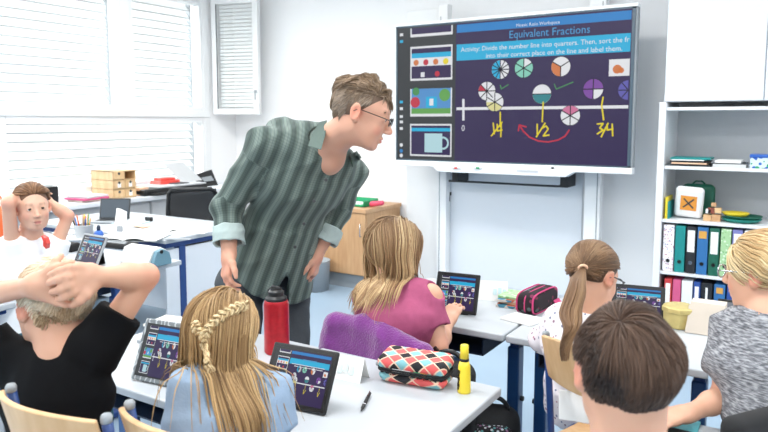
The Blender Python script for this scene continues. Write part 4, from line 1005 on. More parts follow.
    v.cap(J['neck']+Zu*.03-FWH*.04, P(331, 168, 2.40), .050, .006, k=.006, op='s')
    # the shirt tails part at the bottom of the placket
    for i_ in range(16): v.cap(P(290.5, 256, 2.5+.02*i_), P(281, 305, 2.5+.02*i_), .003, .036, k=0, op='s')
    v.plane(P(250, 284, 2.8), nrm(-UPC*.81-RT*.58))
    tax = nrm(J['neck']-J['pelvis']); sfr = nrm(side-tax*(side@tax)); ffr = np.cross(tax, sfr)
    def st(V):
        o = np.zeros((len(V), 3)); d0 = V-J['pelvis']; ang = np.arctan2(d0@ffr*1.3, d0@sfr); tu = np.where(np.abs(ang) < 9, d0@sfr-(d0@ffr)*.25, 0); o[:, 0] = tu; o[:, 1] = d0@tax
        for q in 'RL':
            a, b = J['sh'+q], J['el'+q]
            for a, b in ((J['sh'+q], J['el'+q]), (J['el'+q], J['wr'+q])):
                ab = b-a; h = ((V-a)@ab)/(ab@ab); r = V-a-h[:, None]*ab; dist = np.linalg.norm(r, axis=1)
                m = (dist < .078) & (h > (.18 if a is J['sh'+q] else -.1)) & (h < 1.1); t = nrm(ab); x = nrm(np.cross(t, FWH)); y = np.cross(t, x)
                o[m, 0] = np.arctan2(r[m]@y, r[m]@x)*.058; o[m, 1] = (h*np.linalg.norm(ab))[m]
        return o
    shv = v
    sh = add_vol('shirt', v, 'striped_shirt', root, h=.0055, st=st, wr=.015, wf=(12, 32), seed=5, dirv=tax)
    # rolled cuffs, collar, placket
    off = base
    for q, cu in (('R', cuR), ('L', cuL)):
        d = nrm(J['wr'+q]-J['el'+q]); v = Vol().cone(cu-d*.030, cu+d*.038, .060, .062, k=.01); v.cone(cu+d*.0, cu+d*.06, .050, .050, k=.004, op='s'); v.ell(cu+d*.04, .012, k=.01, op='s')
        add_vol('cuff', v, 'shirt_lining', sh, h=.004, off=off, wr=.006, wf=(40, 80), seed=2)
    # collar: two stiff leaves round the open neck
    def leaf(pts, th=.006):
        m = MB(); m.prism(pts, FWH*th, 'striped_shirt'); return m
    nb = J['neck']
    col1 = [P(334, 119, 2.44), P(322, 121, 2.45), P(311, 145, 2.44), P(326, 144, 2.40), P(329, 133, 2.41)]
    col2 = [P(346, 152, 2.47), P(356, 148, 2.55), P(360, 157, 2.55), P(353, 162, 2.50)]
    kx = nrm(c-Zu*.02-nb); cb = nb+kx*.005; v = Vol().cone(cb-kx*.030, cb+kx*.034, .088, .070, k=.01, flat=(side, 1.06)); v.cone(cb-kx*.05, cb+kx*.05, .078, .062, k=.003, flat=(side, 1.06), op='s')
    fr_ = nrm(g*.6+RT*.5-Zu*.2); fr_ = nrm(fr_-kx*(fr_@kx)); sd_ = nrm(np.cross(kx, fr_))
    v.cap(cb+fr_*.085-kx*.05, cb+fr_*.095+kx*.06, .030, .060, k=.004, op='s')
    add_vol('collar', v, 'striped_shirt', sh, h=.0032, off=off, st=lambda V: np.c_[(V-cb)@kx, np.arctan2((V-cb)@sd_, (V-cb)@fr_)*.07, 0*V[:, 0]])
    def onshirt(x, y, t0=2.3, t1=2.75):
        T_ = np.linspace(t0, t1, 111); Q = np.array([P(x, y, t) for t in T_]); f = np.minimum(shv.at(Q), v.at(Q)); k = np.argmax(f < .004); return P(x, y, T_[k] if f[k] < .004 else 2.46)
    m = MB(); m.prism([P(327, 120, 2.50), P(319, 122, 2.475), P(312, 134, 2.43), P(308, 146, 2.41), P(321, 150, 2.395), P(325, 136, 2.41)], FWH*.008, 'shirt_plain'); m.build('collar_leaf', sh, bevel=.003, off=off)
    for (ax_, ay, bx_, by, cx_, cy, dx_, dy) in ((350, 155, 357, 151, 361, 158, 353, 167),):
        m = MB(); m.sheet(lambda a, b: onshirt((ax_*(1-a)+bx_*a)*(1-b)+(dx_*(1-a)+cx_*a)*b, (ay*(1-a)+by*a)*(1-b)+(dy*(1-a)+cy*a)*b)-FW*.010, 6, 8, .005, 'shirt_plain'); m.build('collar_leaf', sh, smooth=False, off=off)
    m = MB(); pl = [P(330, 172, 2.447), P(322, 186, 2.462), P(311, 205, 2.50), P(301, 228, 2.56), P(293, 252, 2.63), P(287, 268, 2.66)]
    for i, (x, y, t) in enumerate(((326, 180, 2.44), (314, 201, 2.475), (304, 224, 2.53), (295, 247, 2.59))):
        mb = MB(); mb.lathe([(.0, -.002), (.006, -.002), (.006, .002), (.0, .002)], P(x, y, t-.03), 'dark_grey', 12, ax=-FWH); mb.build('button', sh, off=off)
    # trousers and shoes
    v = Vol(); v.cap(J['pelvis'], J['waist']*.3+J['pelvis']*.7, .125, .12, flat=(sh0, 1.25)); legs(v, J, 1.12, .012, foot=False)
    add_vol('trousers', v, 'trousers', root, h=.008, wr=.006, wf=(20, 45), seed=8)
    for q in 'RL':
        v = Vol().cap(J['an'+q]-A(0, 0, .045), J['toe'+q]+A(0, 0, .005), .046, .042); v.plane(A(0, 0, 0), -Zu); add_vol('shoe', v, 'shoe', root, h=.007)
    # glasses
    m = MB()
    for q in (-1, 1):
        ring = [W(q*.033+.024*math.cos(a), .104, .004+.016*math.sin(a)*(1+.15*math.cos(2*a))) for a in np.linspace(0, 2*math.pi, 22)]
        m.tube(ring, .0017, 'black_plastic', 6, cap=False)
        m.tube([W(q*.057, .103, .010), W(q*.074, .085, .012), W(q*.080, .03, .014), W(q*.084, -.006, .015), W(q*.084, -.022, .003)], .0016, 'black_plastic', 6)
    m.tube([W(-.010, .105, .008), W(0, .110, .011), W(.010, .105, .008)], .0016, 'black_plastic', 6)
    g_ = m.build('glasses', root, smooth=True, off=base)
    m = MB()
    for q in (-1, 1): m.prism([W(q*.033+.024*math.cos(a), .104, .004+.016*math.sin(a)) for a in np.linspace(0, 2*math.pi, 20)[:-1]], R[1]*.001, 'glass_pane')
    m.build('lens', g_, off=base)
    return root

# ================================================================== pupils
def tee(J, s, e=.012, sleeve=.6, hem=None, neckr=.058, sr=.058, k=.03, neckd=.0, cut=None, sR=None, sL=None):
    v = Vol(); torso(v, J, s, e, hem=hem, k=k)
    for q, fr in (('R', sR if sR is not None else sleeve), ('L', sL if sL is not None else sleeve)):
        if fr <= 0: continue
        if fr > 1:
            v.cap(J['sh'+q], J['el'+q], sr*s, sr*s*.9, k=k); v.cone(J['el'+q], J['el'+q]+(J['wr'+q]-J['el'+q])*(fr-1), sr*s*.88, sr*s*.72, k=.02)
            v.cap(J['el'+q], J['el'+q]+(J['wr'+q]-J['el'+q])*.02, sr*s*.88, k=.02)
        else: v.cone(J['sh'+q]-nrm(J['el'+q]-J['sh'+q])*.02, J['sh'+q]+(J['el'+q]-J['sh'+q])*fr, sr*s, sr*s*1.02, k=k)
    up = nrm(J['hc']-J['neck']); v.cap(J['neck']-up*.012*s-up*neckd, J['neck']+up*.12, neckr*s, neckr*s*1.2, k=.008, op='s')
    return v
def basics(name, label, J, s, g, skin, c, R, nr, legmat, h=.006, hands=None, mouth=0, seat=True, shoe='shoe', extra=None, group=None):
    base = J['pelvis'].copy(); base[2] = 0
    root = thing('person', label, 'person', base, group=group); J['hc'] = c
    v = Vol(); torso(v, J, s*.96); arm(v, J['shR'], J['elR'], J['wrR'], s*.86); arm(v, J['shL'], J['elL'], J['wrL'], s*.86); legs(v, J, s*.9)
    head_prims(v, c, R, s, J['neck'], nr, mouth)
    if hands: hands(v)
    L = face_paint(c, R, s, skin)
    for q in 'RL': L.append((J['el'+q], .05, mixc(skin, rgb('d07a66'), .25)))
    add_vol('body', v, 'skin', root, h=h, base=skin, L=L)
    v = Vol(); v.cap(J['pelvis'], J['pelvis']+Zu*.04, .108*s, .10*s, flat=(nrm(J['hipR']-J['hipL']), 1.3)); legs(v, J, s*.92, .010, foot=False)
    add_vol('trousers', v, legmat, root, h=.009, wr=.004, wf=(20, 45), seed=4)
    for q in 'RL':
        v = Vol().cap(J['an'+q]-A(0, 0, .045), J['toe'+q]+A(0, 0, .0), .040*s, .036*s); v.plane(A(0, 0, 0), -Zu); add_vol('shoe', v, shoe, root, h=.008)
    return root

def boy_front():
    s = .85; c = P(624, 373, 1.04); f = FWH-Zu*.12+RT*.03; R = frame(f, Zu)
    J = dict(neck=c-Zu*.135-FWH*.03, shR=c-Zu*.185+RT*.15-FWH*.02, shL=c-Zu*.185-RT*.15-FWH*.02)
    J['chest'] = c-Zu*.30-FWH*.03; J['waist'] = c-Zu*.47-FWH*.04; J['pelvis'] = c-Zu*.58-FWH*.04; J['pelvis'][2] = .55
    for q, k in (('R', 1), ('L', -1)): J['el'+q] = J['sh'+q]-Zu*.22+RT*k*.03+FWH*.04; J['wr'+q] = J['el'+q]+FWH*.14-RT*k*.06+Zu*.02; J['wr'+q][2] = .745+.03
    seated(J, A(-.1, 1, 0), s, kz=.55)
    skin = rgb('d8a78d')
    def hd(v):
        for q, k in (('R', 1), ('L', -1)): hand_prims(v, J['wr'+q], FWH*.8-RT*k*.4, -Zu, -RT*k, .82, curl=.2)
    root = basics('person', 'boy with short dark brown hair seen from behind, nearest to the camera', J, s, None, skin, c, R, .052, 'jeans', h=.005, hands=hd)
    add_vol('shirt', tee(J, s, sleeve=.55, neckr=.054), 'light_tee', root, h=.007, wr=.005, wf=(18, 40), seed=3)
    rg = np.random.RandomState(11); N = 15000
    keep = lambda d: np.where(d[:, 1] > .35, d[:, 2] > .35, np.where((np.abs(d[:, 0]) > .72) & (d[:, 1] > -.35), d[:, 2] > .10, d[:, 2] > -.80+.25*np.abs(d[:, 0])))
    short_hair(root, c, R, s, rg, N, (-.22, -.50, .84), keep, lambda d: np.where(d[:, 2] < -.3, .030, np.where((np.abs(d[:, 0]) > .6) & (d[:, 2] < .45), .030, .052)), ['1f1512', '32231b', '4b372b', '644c3d'], '1e1410',
               lift=.012, r=.00115, amp=.008, wave=(30, 70), cut=[((0, .06, -.0), (0, 1, -.1)), ((0, 0, -.060), (0, .30, -1))], g=1.035, n=7)
    return root

def boy_hands():
    s = .84; c = P(52, 303, 1.50); f = FWH*.60-RT*.78+Zu*.04; R = frame(f, Zu)
    J = dict(neck=P(64, 352, 1.47), shR=P(100, 344, 1.47), shL=P(10, 362, 1.52), chest=P(58, 392, 1.47), waist=P(56, 450, 1.44), pelvis=P(66, 520, 1.42))
    J['ts'] = .67; J['elR'] = P(146, 276, 1.50); J['wrR'] = P(93, 277, 1.40); J['elL'] = P(-42, 300, 1.50); J['wrL'] = P(34, 286, 1.38)
    g = nrm(FWH-RT*.05); J['pelvis'][2] = max(J['pelvis'][2], .52); seated(J, g, s, kz=.53, reach=.38)
    skin = rgb('d8a78d'); k_ = 1.36
    def hd(v):
        p = lambda x, y, t: P(x, y, t)
        # right hand (from the right arm): palm behind the head, fingers reach left
        v.cap(p(93, 277, 1.40), p(82, 279, 1.385), .022, .024, k=.015)
        for a, b in (((90, 269), (78, 268)), ((89, 275), (77, 277)), ((88, 282), (77, 286)), ((90, 288), (82, 292))): v.cap(p(*a, 1.392), p(*b, 1.375), .0125, .011, k=.014)
        chain(v, [p(79, 267, 1.372), p(69, 268, 1.350), p(59, 271, 1.347), p(50, 275, 1.352)], .0086, .0068)
        chain(v, [p(78, 275, 1.368), p(68, 277, 1.343), p(58, 280, 1.340), p(49, 283, 1.347)], .0088, .0070)
        chain(v, [p(78, 283, 1.365), p(69, 286, 1.343), p(60, 290, 1.340), p(52, 292, 1.347)], .0086, .0069)
        chain(v, [p(80, 289, 1.367), p(73, 293, 1.350), p(65, 297, 1.346), p(58, 299, 1.350)], .0078, .0062)
        chain(v, [p(91, 287, 1.385), p(86, 295, 1.372), p(79, 301, 1.362), p(73, 305, 1.362)], .0115, .0080)
        # left hand underneath: palm on the left, fingers up and to the right
        v.cap(p(34, 286, 1.38), p(44, 287, 1.385), .023, .026, k=.015)
        for a, b in (((36, 279), (49, 274)), ((37, 286), (52, 286)), ((38, 293), (52, 295))): v.cap(p(*a, 1.39), p(*b, 1.378), .013, .012, k=.014)
        chain(v, [p(45, 276, 1.385), p(51, 268, 1.378), p(56, 261, 1.385), p(61, 256, 1.397)], .0088, .0070)
        chain(v, [p(50, 274, 1.380), p(57, 268, 1.372), p(65, 265, 1.375), p(72, 262, 1.385)], .0088, .0070)
        chain(v, [p(51, 281, 1.378), p(60, 276, 1.366), p(70, 272, 1.366), p(80, 271, 1.38)], .0085, .0068)
        chain(v, [p(48, 298, 1.378), p(57, 302, 1.372), p(65, 304, 1.370), p(71, 305, 1.372)], .0088, .0068)
    root = basics('person', 'blond boy in a black T-shirt leaning back with both hands clasped behind his head', J, s, g, skin, c, R, .050, 'jeans', h=.0036, hands=hd)
    v = tee(J, s, e=.010, sR=.46, sL=.46, sr=.058, neckr=.046, k=.035); add_vol('shirt', v, 'black_tee', root, h=.006, wr=.008, wf=(14, 30), seed=12)
    rg = np.random.RandomState(5); N = 6500
    keep = lambda d: np.where(d[:, 1] > .3, d[:, 2] > .3, np.where((np.abs(d[:, 0]) > .7) & (d[:, 1] > -.3), d[:, 2] > .02, d[:, 2] > -.85))
    roots, d = scalp(rg, c, R, s, N, keep)
    short_hair(root, c, R, s, rg, N, (.1, -.45, .88), keep, lambda d: np.where(d[:, 2] > .3, .045, np.where(d[:, 2] > -.1, .022, .008)), ['b89c7a', 'd6c0a0', 'ecdcc2', 'f4ead8'], 'b49a7c',
               lift=.010, r=.0012, amp=.007, wave=(30, 70), cut=[((0, .06, .01), (0, 1, -.1)), ((0, 0, -.060), (0, .25, -1))], g=1.0, n=5)
    return root

def hang_flow(c, R, s, side=.55, back=.5, toward=None, grav=1.0):
    def flow(p, t):
        l = (p-c)@R.T/s; sg = np.tanh(l[:, :1]/.02); up = np.clip((l[:, 2:3]+.01)/.10, 0, 1)
        k = np.sqrt((((l-A(0, -.018, .030))/A(.076, .097, .086))**2).sum(1))[:, None]; near = np.clip((1.38-k)/.15, 0, 1); up = up*near
        o = np.concatenate([sg*side, -back+0*sg, -.15+0*sg], 1)*up
        return o@R-Zu*grav*(1.05-up*.8)
    return flow
def body_cols(J, s, vol):
    return [('v', vol, J['neck'][2]+.03), ('c', J['hc']-Zu*.05, J['neck'], .05*s)]

def girl_braids():
    s = .73; c = P(225, 333, 1.47); f = FWH*.9+RT*.45-Zu*.22; R = frame(f, Zu)
    J = dict(neck=P(227, 374, 1.45), shR=P(270, 392, 1.46), shL=P(192, 386, 1.39), chest=P(229, 420, 1.42), waist=P(228, 490, 1.38), pelvis=P(222, 560, 1.34), hc=c)
    J['ts'] = .62; J['elR'] = P(282, 452, 1.44); J['wrR'] = P(262, 462, 1.60); J['elL'] = P(180, 440, 1.39); J['wrL'] = P(180, 420, 1.55)
    J['pelvis'][2] = .54; J['wrR'][2] = .785; J['wrL'][2] = .785; J['elR'][2] = .80; J['elL'][2] = .79
    g = nrm(FWH+RT*.2); seated(J, g, s, kz=.55)
    skin = rgb('d8a78d')
    def hd(v):
        hand_prims(v, J['wrR'], nrm(FWH+RT*.0), -Zu, -RT, .82, curl=.2); hand_prims(v, J['wrL'], nrm(FWH+RT*.3), -Zu, RT, .82, curl=.2)
    root = basics('person', 'girl in a light blue T-shirt with long blonde hair braided across the back', J, s, g, skin, c, R, .046, 'jeans', h=.005, hands=hd)
    v = tee(J, s, e=.012, sleeve=.62, neckr=.056); add_vol('shirt', v, 'blue_tee', root, h=.006, wr=.007, wf=(16, 34), seed=21)
    rg = np.random.RandomState(8); N = 6500
    keep = lambda d: np.where(d[:, 1] > .2, d[:, 2] > .35, np.where((d[:, 0] > .72) & (d[:, 1] > -.45), d[:, 2] > .12, d[:, 2] > -.50))
    roots, d = scalp(rg, c, R, s, N, keep)
    cols_ = [skull(c, R, s, 1.03)]+body_cols(J, s, v)[:1]
    L = np.clip(.31+.03*rg.randn(N), .22, .37)+.05*(d[:, 2] > .5)
    Q = grow(roots, L, 20, hang_flow(c, R, s, .45, .55), cols_, rg.uniform(.2, 1, N)*.015, .45); Q = clump(rg, Q, .014, (16, 38))
    # lower locks swing out to the left shoulder
    x = np.linspace(0, 1, 20)[None, :, None]; Q = Q-RT*x**2*.012*(rg.rand(N, 1, 1)+.2)
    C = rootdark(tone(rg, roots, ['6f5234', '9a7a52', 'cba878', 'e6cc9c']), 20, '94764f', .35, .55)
    hair_base('hair_base', root, c, R, s, '7a5c3f', [((0, .055, .0), (0, 1, -.2)), ((0, 0, -.055), (0, .25, -1))], 1.05)
    h = locks('hair', Q, np.full(N, .0013)*rg.uniform(.7, 1.5, N), C, root)
    # braids lie on the hair
    def braid(pts, r0, r1, turns):
        pts = np.array(pts); m = 46; tt = np.linspace(0, len(pts)-1, m); B = np.stack([np.interp(tt, range(len(pts)), pts[:, i]) for i in range(3)], 1)
        T = np.gradient(B, axis=0); T /= np.linalg.norm(T, axis=1, keepdims=True); S_ = np.cross(T, FW); S_ /= np.linalg.norm(S_, axis=1, keepdims=True)
        PP = []; rr = []
        for j in range(3):
            ph = 2*math.pi*j/3; a = np.linspace(0, turns*2*math.pi, m); r = np.linspace(r0, r1, m)
            core = B+S_*(np.sin(a+ph)*r)[:, None]*1.0-FW*(np.sin(2*(a+ph))*r*.45)[:, None]
            for q in range(26):
                o = rg.normal(size=3)*.40; PP.append(core+S_*o[0]*r[:, None]*.55-FW*o[1]*r[:, None]*.55); rr.append(.0016)
        PP = np.array(PP); return locks('braid', PP, np.array(rr), hcol(rg, len(PP), ['a08058', 'd6b98c', 'ead4a8', 'c4a473'], .15), root, tip=.9)
    H = lambda x, y: onhead(x, y, c, R, s, 1.38)
    braid([H(248, 306), H(240, 307), H(230, 311), H(220, 317), H(211, 325), H(206, 334), H(205, 345), P(207, 358, 1.300), P(211, 372, 1.305)], .0092, .0055, 5)
    braid([H(193, 322), H(196, 327), H(200, 333), H(205, 340)], .0075, .0060, 1.6)
    return root

def girl_pink():
    s = .90; c = P(396, 250, 2.38); f = FWH*.62+RT*.8-Zu*.28; R = frame(f, Zu)
    J = dict(neck=P(394, 285, 2.36), shR=P(430, 296, 2.30), shL=P(366, 298, 2.44), chest=P(396, 318, 2.32), waist=P(396, 352, 2.32), pelvis=P(396, 392, 2.40), hc=c)
    J['ts'] = .80; J['elR'] = P(439, 346, 2.26); J['wrR'] = P(448, 322, 2.40); J['elL'] = P(368, 340, 2.54); J['wrL'] = P(392, 324, 2.66); J['wrL'][2] = .785
    J['pelvis'][2] = .58; g = nrm(A(.15, 1, 0)); seated(J, g, s, kz=.57, reach=.26, spread=.06, back=.03)
    skin = rgb('d8a78d')
    def hd(v):
        hand_prims(v, J['wrR'], nrm(RT*.25+FWH*.5+Zu*.35), nrm(FWH*.6+RT*.3-Zu*.3), -RT, .82, curl=.45); hand_prims(v, J['wrL'], FWH, -Zu, RT, .8, curl=.3)
    root = basics('person', 'girl in a pink cold-shoulder top pointing at her tablet', J, s, g, skin, c, R, .045, 'jeans', h=.0055, hands=hd)
    v = tee(J, s, e=.012, sleeve=0, neckr=.058, neckd=.01, hem=J['pelvis']-Zu*.03)
    for q in 'RL':
        a, b = J['sh'+q], J['el'+q]; v.cone(a*.80+b*.20, a*.38+b*.62, .047*s, .060*s, k=.02)
        out = nrm((J['shR']-J['shL'])*(1 if q == 'R' else -1)+Zu*.25); v.ell(a+out*.045-Zu*.002, A(.042)*s, k=.008, op='s')
    add_vol('blouse', v, 'pink_top', root, h=.0055, wr=.007, wf=(18, 40), seed=31)
    rg = np.random.RandomState(18); N = 6000
    keep = lambda d: np.where(d[:, 1] > .25, d[:, 2] > .40, np.where((np.abs(d[:, 0]) > .8) & (d[:, 1] > -.2), d[:, 2] > .1, d[:, 2] > -.5))
    roots, d = scalp(rg, c, R, s, N, keep); cols_ = [skull(c, R, s, 1.04)]+body_cols(J, s, v)
    L = np.clip(.31+.025*rg.randn(N), .24, .35)+.06*(d[:, 2] > .6)-.06*(d[:, 2] < -.1)
    Q = grow(roots, L, 18, hang_flow(c, R, s, .8, .3), cols_, rg.uniform(.2, 1, N)*.018, .45); Q = clump(rg, Q, .009, (14, 34))
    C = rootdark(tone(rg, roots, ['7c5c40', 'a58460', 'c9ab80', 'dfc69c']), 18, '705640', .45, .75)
    hair_base('hair_base', root, c, R, s, '6a513d', [((0, .055, .0), (0, 1, -.2)), ((0, 0, -.055), (0, .25, -1))], 1.05)
    locks('hair', Q, np.full(N, .0016)*rg.uniform(.7, 1.5, N), C, root)
    return root

def girl_ponytail():
    s = .82; c = P(593, 276, 2.0); f = FWH*.55+RT*.80-Zu*.40; R = frame(f, Zu)
    J = dict(neck=P(591, 309, 1.99), shR=P(620, 326, 1.96), shL=P(562, 320, 2.08), chest=P(588, 346, 2.02), waist=P(588, 378, 2.10), pelvis=P(592, 400, 2.16), hc=c)
    J['ts'] = .74; J['elL'] = P(543, 330, 2.17); J['wrL'] = P(566, 323, 2.36); J['elR'] = P(640, 365, 2.1); J['wrR'] = P(628, 345, 2.3); J['wrL'][2] = .785; J['wrR'][2] = .785; J['elL'][2] = .80; J['elR'][2] = .79
    J['pelvis'][2] = .665; g = nrm(A(.1, 1, 0)); seated(J, g, s, kz=.64, reach=.36)
    skin = rgb('d8a78d')
    def hd(v):
        hand_prims(v, J['wrR'], FWH, -Zu, -RT, .8, curl=.25); hand_prims(v, J['wrL'], FWH*.8+RT*.5, -Zu, RT, .8, curl=.25)
    root = basics('person', 'girl in a white flowered dress and glasses with a long brown ponytail', J, s, g, skin, c, R, .043, 'leggings', h=.0055, hands=hd)
    v = tee(J, s, e=.013, sleeve=1.75, neckr=.054, sr=.056, hem=J['pelvis'])
    side0 = nrm(J['hipR']-J['hipL'])
    v.cone(J['pelvis']-Zu*.07-g*.01, J['waist'], .128, .112, k=.03, flat=(side0, 1.2))
    for q in 'RL': v.cap(J['hip'+q]+Zu*.0, J['kn'+q]-g*.05, .074, .068, k=.03)
    add_vol('dress', v, 'floral', root, h=.006, wr=.007, wf=(18, 40), seed=41)
    rg = np.random.RandomState(28); N = 2600; tie = onhead(583, 268, c, R, s, 1.08)
    keep = lambda d: np.where(d[:, 1] > .3, d[:, 2] > .30, np.where((np.abs(d[:, 0]) > .75) & (d[:, 1] > -.25), d[:, 2] > .10, d[:, 2] > -.55))
    roots, d = scalp(rg, c, R, s, N, keep)
    D_ = np.linalg.norm(roots-tie, axis=1)
    Q = grow(roots, D_*1.12, 12, lambda p, t: tie+rg.normal(size=p.shape)*.004-p, [skull(c, R, s, 1.03)], rg.uniform(.2, 1, N)*.008, .1); Q[:, -1] = tie+rg.normal(size=(N, 3))*.004
    Q = clump(rg, Q, .002, (40, 90), False)
    hair_base('hair_base', root, c, R, s, '54402f', [((0, .06, .0), (0, 1, -.2)), ((0, 0, -.055), (0, .25, -1))], 1.04)
    locks('hair', Q, np.full(N, .0017), tone(rg, roots, ['58422f', '77593f', '94775a']), root)
    N = 1100; cl = [tie, P(578, 279, 1.845), P(574.5, 295, 1.805), P(572, 312, 1.775), P(569, 330, 1.75), P(566, 347, 1.735)]; cl = np.array(cl)
    n_ = 18; tt = np.linspace(0, 5, n_); cen = np.stack([np.interp(tt, range(6), cl[:, k]) for k in range(3)], 1)
    ph = rg.uniform(0, 2*math.pi, N); rd = np.sqrt(rg.rand(N)); prof = np.interp(tt, [0, .8, 2, 3.4, 5], [.006, .019, .027, .025, .010]); o1 = (RT*1.0)[None]*(np.cos(ph)*rd)[:, None]; o2 = (FWH*.7)[None]*(np.sin(ph)*rd)[:, None]
    Q = cen[None]+(o1+o2)[:, None]*prof[None, :, None]; x = np.linspace(0, 1, n_)[None, :, None]; Q = cen[None, :1]+(Q-cen[None, :1])*rg.uniform(.80, 1.08, (N, 1, 1)) if False else Q
    Q = Q-Zu*(rg.uniform(-.03, .03, (N, 1, 1))*x**2); Q = clump(rg, Q, .010, (16, 40))
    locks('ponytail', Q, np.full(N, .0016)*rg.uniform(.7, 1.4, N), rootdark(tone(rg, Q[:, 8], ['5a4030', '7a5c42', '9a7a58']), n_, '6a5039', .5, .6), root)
    m = MB(); ax = nrm(-FWH-RT*.2-Zu*.5); a1 = nrm(np.cross(ax, Zu)); a2 = np.cross(ax, a1)
    m.tube([tie+(a1*math.cos(a)+a2*math.sin(a))*.011+ax*.002 for a in np.linspace(0, 2*math.pi, 20)], .0045, 'peach', 8, cap=False); m.build('hair_tie', root, smooth=True, off=np.array(root.location))
    m = MB(); m.tube([onhead(602, 250, c, R, s, 1.10), onhead(605, 256, c, R, s, 1.10), onhead(608, 264, c, R, s, 1.10)], .003, 'ribbon_grey', 8); m.build('hair_clip', root, smooth=True, off=np.array(root.location))
    glasses(root, c, R, s, 'dark_grey'); eyes(root, c, R, s)
    return root
def glasses(root, c, R, s, mt):
    W = lambda *l: c+R.T@(A(*l)*s); m = MB()
    for q in (-1, 1):
        m.tube([W(q*.033+.024*math.cos(a), .104, .004+.019*math.sin(a)) for a in np.linspace(0, 2*math.pi, 22)], .0020, mt, 6, cap=False)
        m.tube([W(q*.057, .103, .010), W(q*.074, .085, .012), W(q*.082, .0, .014), W(q*.084, -.022, .004)], .0018, mt, 6)
    m.tube([W(-.010, .105, .008), W(0, .110, .011), W(.010, .105, .008)], .0018, mt, 6); m.build('glasses', root, smooth=True, off=np.array(root.location))

def girl_grey():
    s = .86; c = P(763, 274, 1.70); f = FWH*.80-RT*.62-Zu*.08; R = frame(f, Zu)
    J = dict(neck=P(768, 316, 1.66), shR=P(818, 338, 1.60), shL=P(733, 332, 1.74), chest=P(774, 365, 1.64), waist=P(778, 410, 1.60), pelvis=P(781, 460, 1.58), hc=c)
    J['ts'] = .78; J['elL'] = P(722, 398, 1.70); J['wrL'] = P(690, 413, 1.64); J['elR'] = P(846, 400, 1.65); J['wrR'] = P(821, 400, 1.9); J['wrR'][2] = .785
    J['pelvis'][2] = .60; g = nrm(A(.15, 1, 0)); seated(J, g, s, kz=.60)
    skin = rgb('d8a78d')
    def hd(v):
        hand_prims(v, J['wrL'], nrm(-RT*.9-FWH*.2-Zu*.12), -Zu, FWH, .82, curl=.25); hand_prims(v, J['wrR'], FWH, -Zu, -RT, .8)
    root = basics('person', 'blonde girl in a grey heather T-shirt at the right edge of the photo', J, s, g, skin, c, R, .045, 'jeans', h=.005, hands=hd)
    v = tee(J, s, e=.014, sleeve=.62, neckr=.056, sr=.060, hem=J['pelvis']-Zu*.02); add_vol('shirt', v, 'heather', root, h=.006, wr=.009, wf=(16, 36), seed=51)
    rg = np.random.RandomState(38); N = 3400; tie = c+R.T@(A(.01, -.125, -.035)*s)
    keep = lambda d: np.where(d[:, 1] > .35, d[:, 2] > .30, np.where((np.abs(d[:, 0]) > .78) & (d[:, 1] > -.25), d[:, 2] > .12, d[:, 2] > -.6))
    roots, d = scalp(rg, c, R, s, N, keep); D_ = np.linalg.norm(roots-tie, axis=1)
    Q = grow(roots, D_*1.15, 14, lambda p, t: tie+A(0, 0, -.0)-p, [skull(c, R, s, 1.04)], rg.uniform(.2, 1, N)*.014, .15); Q[:, -1] = tie+rg.normal(size=(N, 3))*.006; Q = clump(rg, Q, .003, (40, 90), False)
    hair_base('hair_base', root, c, R, s, 'a98b62', [((0, .06, .0), (0, 1, -.2)), ((0, 0, -.055), (0, .25, -1))], 1.05)
    cs = ['b8966a', 'd8bc8c', 'ecd8ae', 'cfae7c']; locks('hair', Q, np.full(N, .0017), tone(rg, roots, cs), root)
    N = 700; r0 = tie+rg.normal(size=(N, 3))*.012
    Q = grow(r0, np.clip(.20+.02*rg.randn(N), .1, .26), 16, lambda p, t: np.tile(-Zu*(.3+t)-FWH*max(0, .9-2.6*t)+RT*.5*(1-t), (len(p), 1)), body_cols(J, s, v), rg.uniform(.1, 1, N)*.03, .6)
    Q = clump(rg, Q, .016, (16, 36)); locks('ponytail', Q, np.full(N, .002), hcol(rg, N, cs), root)
    glasses(root, c, R, s, 'chrome'); eyes(root, c, R, s)
    return root

